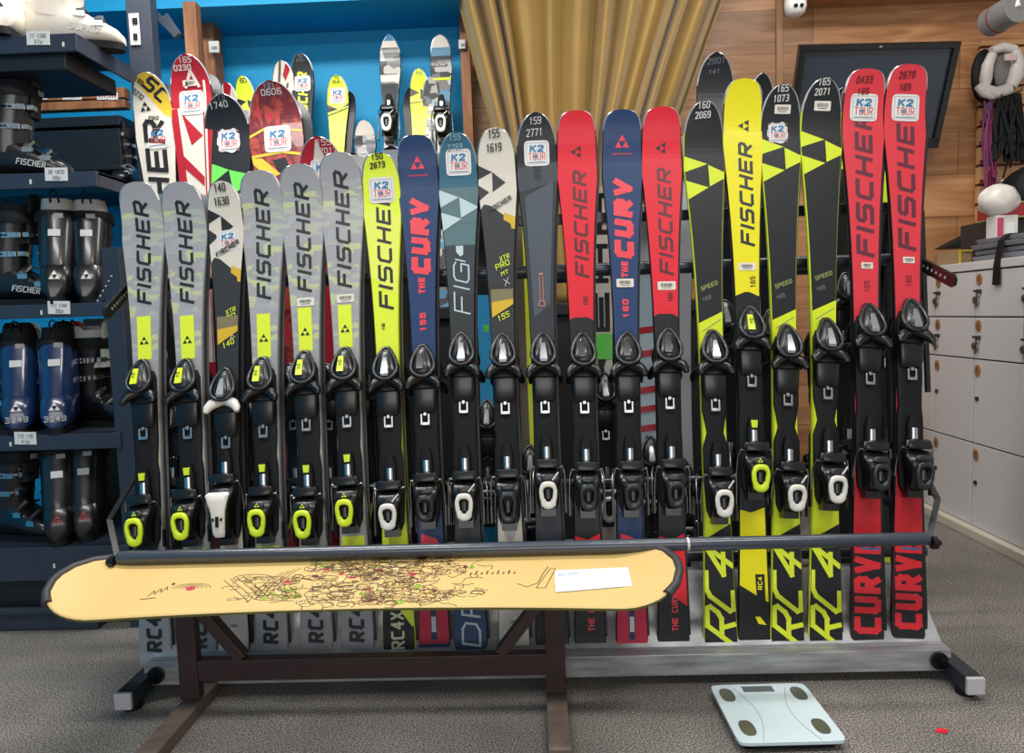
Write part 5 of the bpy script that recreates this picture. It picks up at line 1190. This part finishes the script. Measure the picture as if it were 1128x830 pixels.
mb = MB(); mb.box((0, 0, .03), (.36, .18, .055)); mb.build('body', mat('box_red', (160, 36, 40), .5), o, 0, .002)
mb = MB(); mb.box((0, 0, .002), (.366, .186, .005)); mb.box((0, 0, .060), (.366, .186, .006)); mb.build('rim', mat('rim_olive', (150, 146, 96), .6), o, 0)
o = empty('gift_carton', 'small white carton with a pink side left of the red box', 'box', (1.925, 3.12, TZ+.001))
mb = MB(); mb.box((0, 0, .09), (.085, .07, .18)); mb.build('body', mat('carton_white', (214, 208, 204), .6), o, 0, .002)
mb = MB(); mb.box((-.028, -.036, .10), (.024, .003, .14)); mb.build('pink_panel', mat('carton_pink', (186, 72, 96), .6), o, 0)
mb = MB(); mb.box((.014, -.036, .12), (.026, .003, .06)); mb.build('label_panel', PAPER, o, 0)
# plastic bag
def blob(name, lab, cat, c, r, m, seed, sx=1, grp=None):
    rr = random.Random(seed); mb = MB(); loops = []
    K, N2 = 9, 18
    for i in range(K+1):
        a = -PI/2+PI*i/K; ca = max(math.cos(a), .05)
        loops.append([Vector((r[0]*ca*math.cos(t*2*PI/N2)*(1+.14*math.sin(t*3+i)+rr.uniform(-.08, .08)), r[1]*ca*math.sin(t*2*PI/N2)*(1+rr.uniform(-.1, .1)), r[2]*math.sin(a)*(1+rr.uniform(-.05, .05)))) for t in range(N2)])
    mb.loft(loops); o = mb.build(name, m, None, 70); o.location = c; tag(o, lab, cat, grp); return o
c = at(1097, 234, Y=3.12)
blob('plastic_bag', 'crumpled white plastic bag on top of the white carton', 'bag', (c.x+.01, 3.12, TZ+.181+.062), (.075, .06, .066), mat('bag_white', (216, 208, 200), .35), 4)
blob('black_bag', 'black soft bag behind the red box at the right frame edge', 'bag', (2.16, 3.30, TZ+.29), (.12, .12, .12), BLKM, 9)
# ------------------------------------------------------------------ gear hung on the slatwall
def gear():
    hk = at(1100, 56, Y=3.53)
    o = empty('hanging_harness', 'white moulded harness with black back hanging at the top of the slatwall', 'harness', (hk.x, 3.53, hk.z))
    k = 3.50/F
    def L(px, py, dy=0): return (at(px, py, Y=3.50+dy)-Vector((hk.x, 3.53, hk.z)))
    wm = mat('harness_white', (216, 208, 200), .45)
    mb = MB(); mb.tube([L(1093, 60), L(1088, 72), L(1086, 86), L(1084, 98)], [.020, .024, .026, .020], 0, 12); mb.tube([L(1118, 56), L(1121, 70), L(1119, 84), L(1113, 96)], [.022, .030, .032, .024], 0, 12)
    mb.tube([L(1092, 56), L(1104, 52), L(1118, 55)], [.018, .022, .02], 0, 12); mb.tube([L(1082, 98), L(1096, 103), L(1112, 98)], [.024, .028, .026], 0, 12); mb.tube([L(1076, 95), L(1084, 102), L(1094, 106)], [.014, .022, .018], 0, 12)
    mb.build('frame', wm, o, 70)
    mb = MB(); mb.ell(L(1104, 76, .03), (.06, .03, .09)); mb.build('pad', mat('pad_grey', (120, 114, 110), .6), o, 70)
    mb = MB(); mb.ell(L(1084, 84, .035), (.06, .025, .12)); mb.build('backing', BLKM, o, 70)
    mb = MB(); mb.box(L(1113, 63, -.03), (.05, .006, .028)); mb.build('tag', mat('tag_pink', (220, 190, 184), .6), o, 0)
    return L
Lg = gear()
def cords(name, lab, cat, x0, x1, y0, ys, n, r, m, seed, Y=3.5, extra=None):
    rr = random.Random(seed); hk = at((x0+x1)/2, y0, Y=3.56)
    o = empty(name, lab, cat, (hk.x, 3.56, hk.z)); mb = MB()
    for i in range(n):
        xa = (x0+x1)/2+rr.uniform(-.35, .35)*(x1-x0); xb = x0+(x1-x0)*rr.random(); yb = ys+rr.uniform(-.28, .12)*(ys-y0); dy = rr.uniform(-.045, .02)
        pts = [at(xa, y0+rr.uniform(-3, 5), Y=Y)]
        for t in (.3, .6, 1): pts.append(at(xa+(xb-xa)*t**.6+rr.uniform(-2, 2), y0+(yb-y0)*t, Y=Y+dy))
        if rr.random() < .6: pts.append(at(xb+rr.uniform(2, 5), yb-rr.uniform(4, 14), Y=Y+dy))
        mb.tube([p-Vector((hk.x, 3.56, hk.z)) for p in pts], r, 0, 7)
    mb.build('cord_bundle', m, o, 70)
    mb = MB(); mb.tube([Vector((0, 0, 0)), Vector((0, -.09, 0)), Vector((0, -.1, .015))], .004, 0, 8); mb.build('hook', SIL, o, 60)
    return o
cords('black_straps', 'bundle of black straps and gloves hanging on the slatwall', 'straps', 1092, 1130, 106, 172, 34, .009, BLKM, 3)
cords('purple_laces', 'purple and pink laces hanging left of the black straps', 'laces', 1082, 1096, 114, 204, 18, .0045, ramp_noise('lace', [(.35, (150, 40, 84)), (.6, (96, 52, 96))], 6, .7), 5)
o = empty('lanyard', 'thin black lanyard with white tag hanging below the black straps', 'lanyard', at(1110, 170, Y=3.5))
mb = MB(); c = at(1110, 170, Y=3.5); mb.tube([at(1112, 160, Y=3.5)-c, at(1110, 178, Y=3.5)-c, at(1105, 196, Y=3.5)-c], .004, 0, 6); mb.tube([at(1116, 150, Y=3.5)-c, at(1113, 185, Y=3.5)-c], .004, 0, 6); mb.build('cord', BLKM, o, 60)
mb = MB(); mb.box(at(1109, 201, Y=3.49)-c, (.05, .004, .026)); mb.build('tag', PAPER, o, 0)
o = empty('clear_pouch', 'small clear plastic pouch on a hook above the white plastic bag', 'pouch', at(1100, 214, Y=3.5))
mb = MB(); mb.loft([[Vector((x*s, y, z)) for x, y in se(.026, .008, 12, 3)] for z, s in ((-.05, 1.3), (-.03, .9), (-.01, .55), (.02, .7), (.035, .3))]); mb.build('pouch', mat('pouch_grey', (176, 170, 166), .25, coat=.5), o, 60)
mb = MB(); mb.tube([Vector((0, .07, .035)), Vector((0, 0, .035)), Vector((0, -.01, .045))], .003, 0, 6); mb.build('hook', SIL, o, 60)
# red hooks along the slatwall
for i, (px, py) in enumerate(((1079, 96), (1079, 135), (1079, 157), (1079, 178), (1079, 200))):
    a = at(px+1, py, Y=3.56); mb = MB(); mb.bar((0, 0, 0), (.03, -.02, 0), .006, .006); mb.disc((0, -.004, 0), (0, -1, 0), .007, .008)
    o = mb.build('slat_hook', mat('hook_red', (120, 44, 40), .5), None, 30); o.location = a; tag(o, 'small red hook in slot %s of the slatwall left edge' % ('one', 'two', 'three', 'four', 'five')[i], 'hook', 'hooks along the slatwall edge')
sc = bpy.context.scene
sc.view_settings.view_transform = 'Standard'; sc.view_settings.look = 'None'; sc.view_settings.gamma = 1; sc.view_settings.use_curve_mapping = False
sc.view_settings.exposure = -.10
w = bpy.data.worlds.new('world'); sc.world = w; w.use_nodes = True
w.node_tree.nodes['Background'].inputs[0].default_value = (.8, .85, .9, 1); w.node_tree.nodes['Background'].inputs[1].default_value = .25
def area(x, y, z, sx, sy, power, col=(1, .98, .95), rot=(0, 0, 0)):
    l = bpy.data.lights.new('ceiling_or_fill_lamp', 'AREA'); l.shape = 'RECTANGLE'; l.size = sx; l.size_y = sy; l.energy = power; l.color = col
    o = bpy.data.objects.new('ceiling_or_fill_lamp', l); C.objects.link(o); o.location = (x, y, z); o.rotation_euler = rot
    return o

for o in bpy.data.objects:
    if '_L' in o: del o['_L']
bpy.context.view_layer.update()

area(-.9, .7, 2.74, 1.2, .3, 34); area(.9, .7, 2.74, 1.2, .3, 34)
area(-1.1, 2.35, 2.72, 1.4, .25, 48); area(1.0, 2.5, 2.74, 1.4, .25, 30)  # rear pair: added fill that brightens the back walls and lockers
front_fill = area(0, -3.2, 1.6, 3.0, 1.4, 60, (1, .99, .97), (math.radians(90), 0, 0)); front_fill.name = 'front_fill_light'  # unseen fill added behind the camera to lift the ski tails; no window there
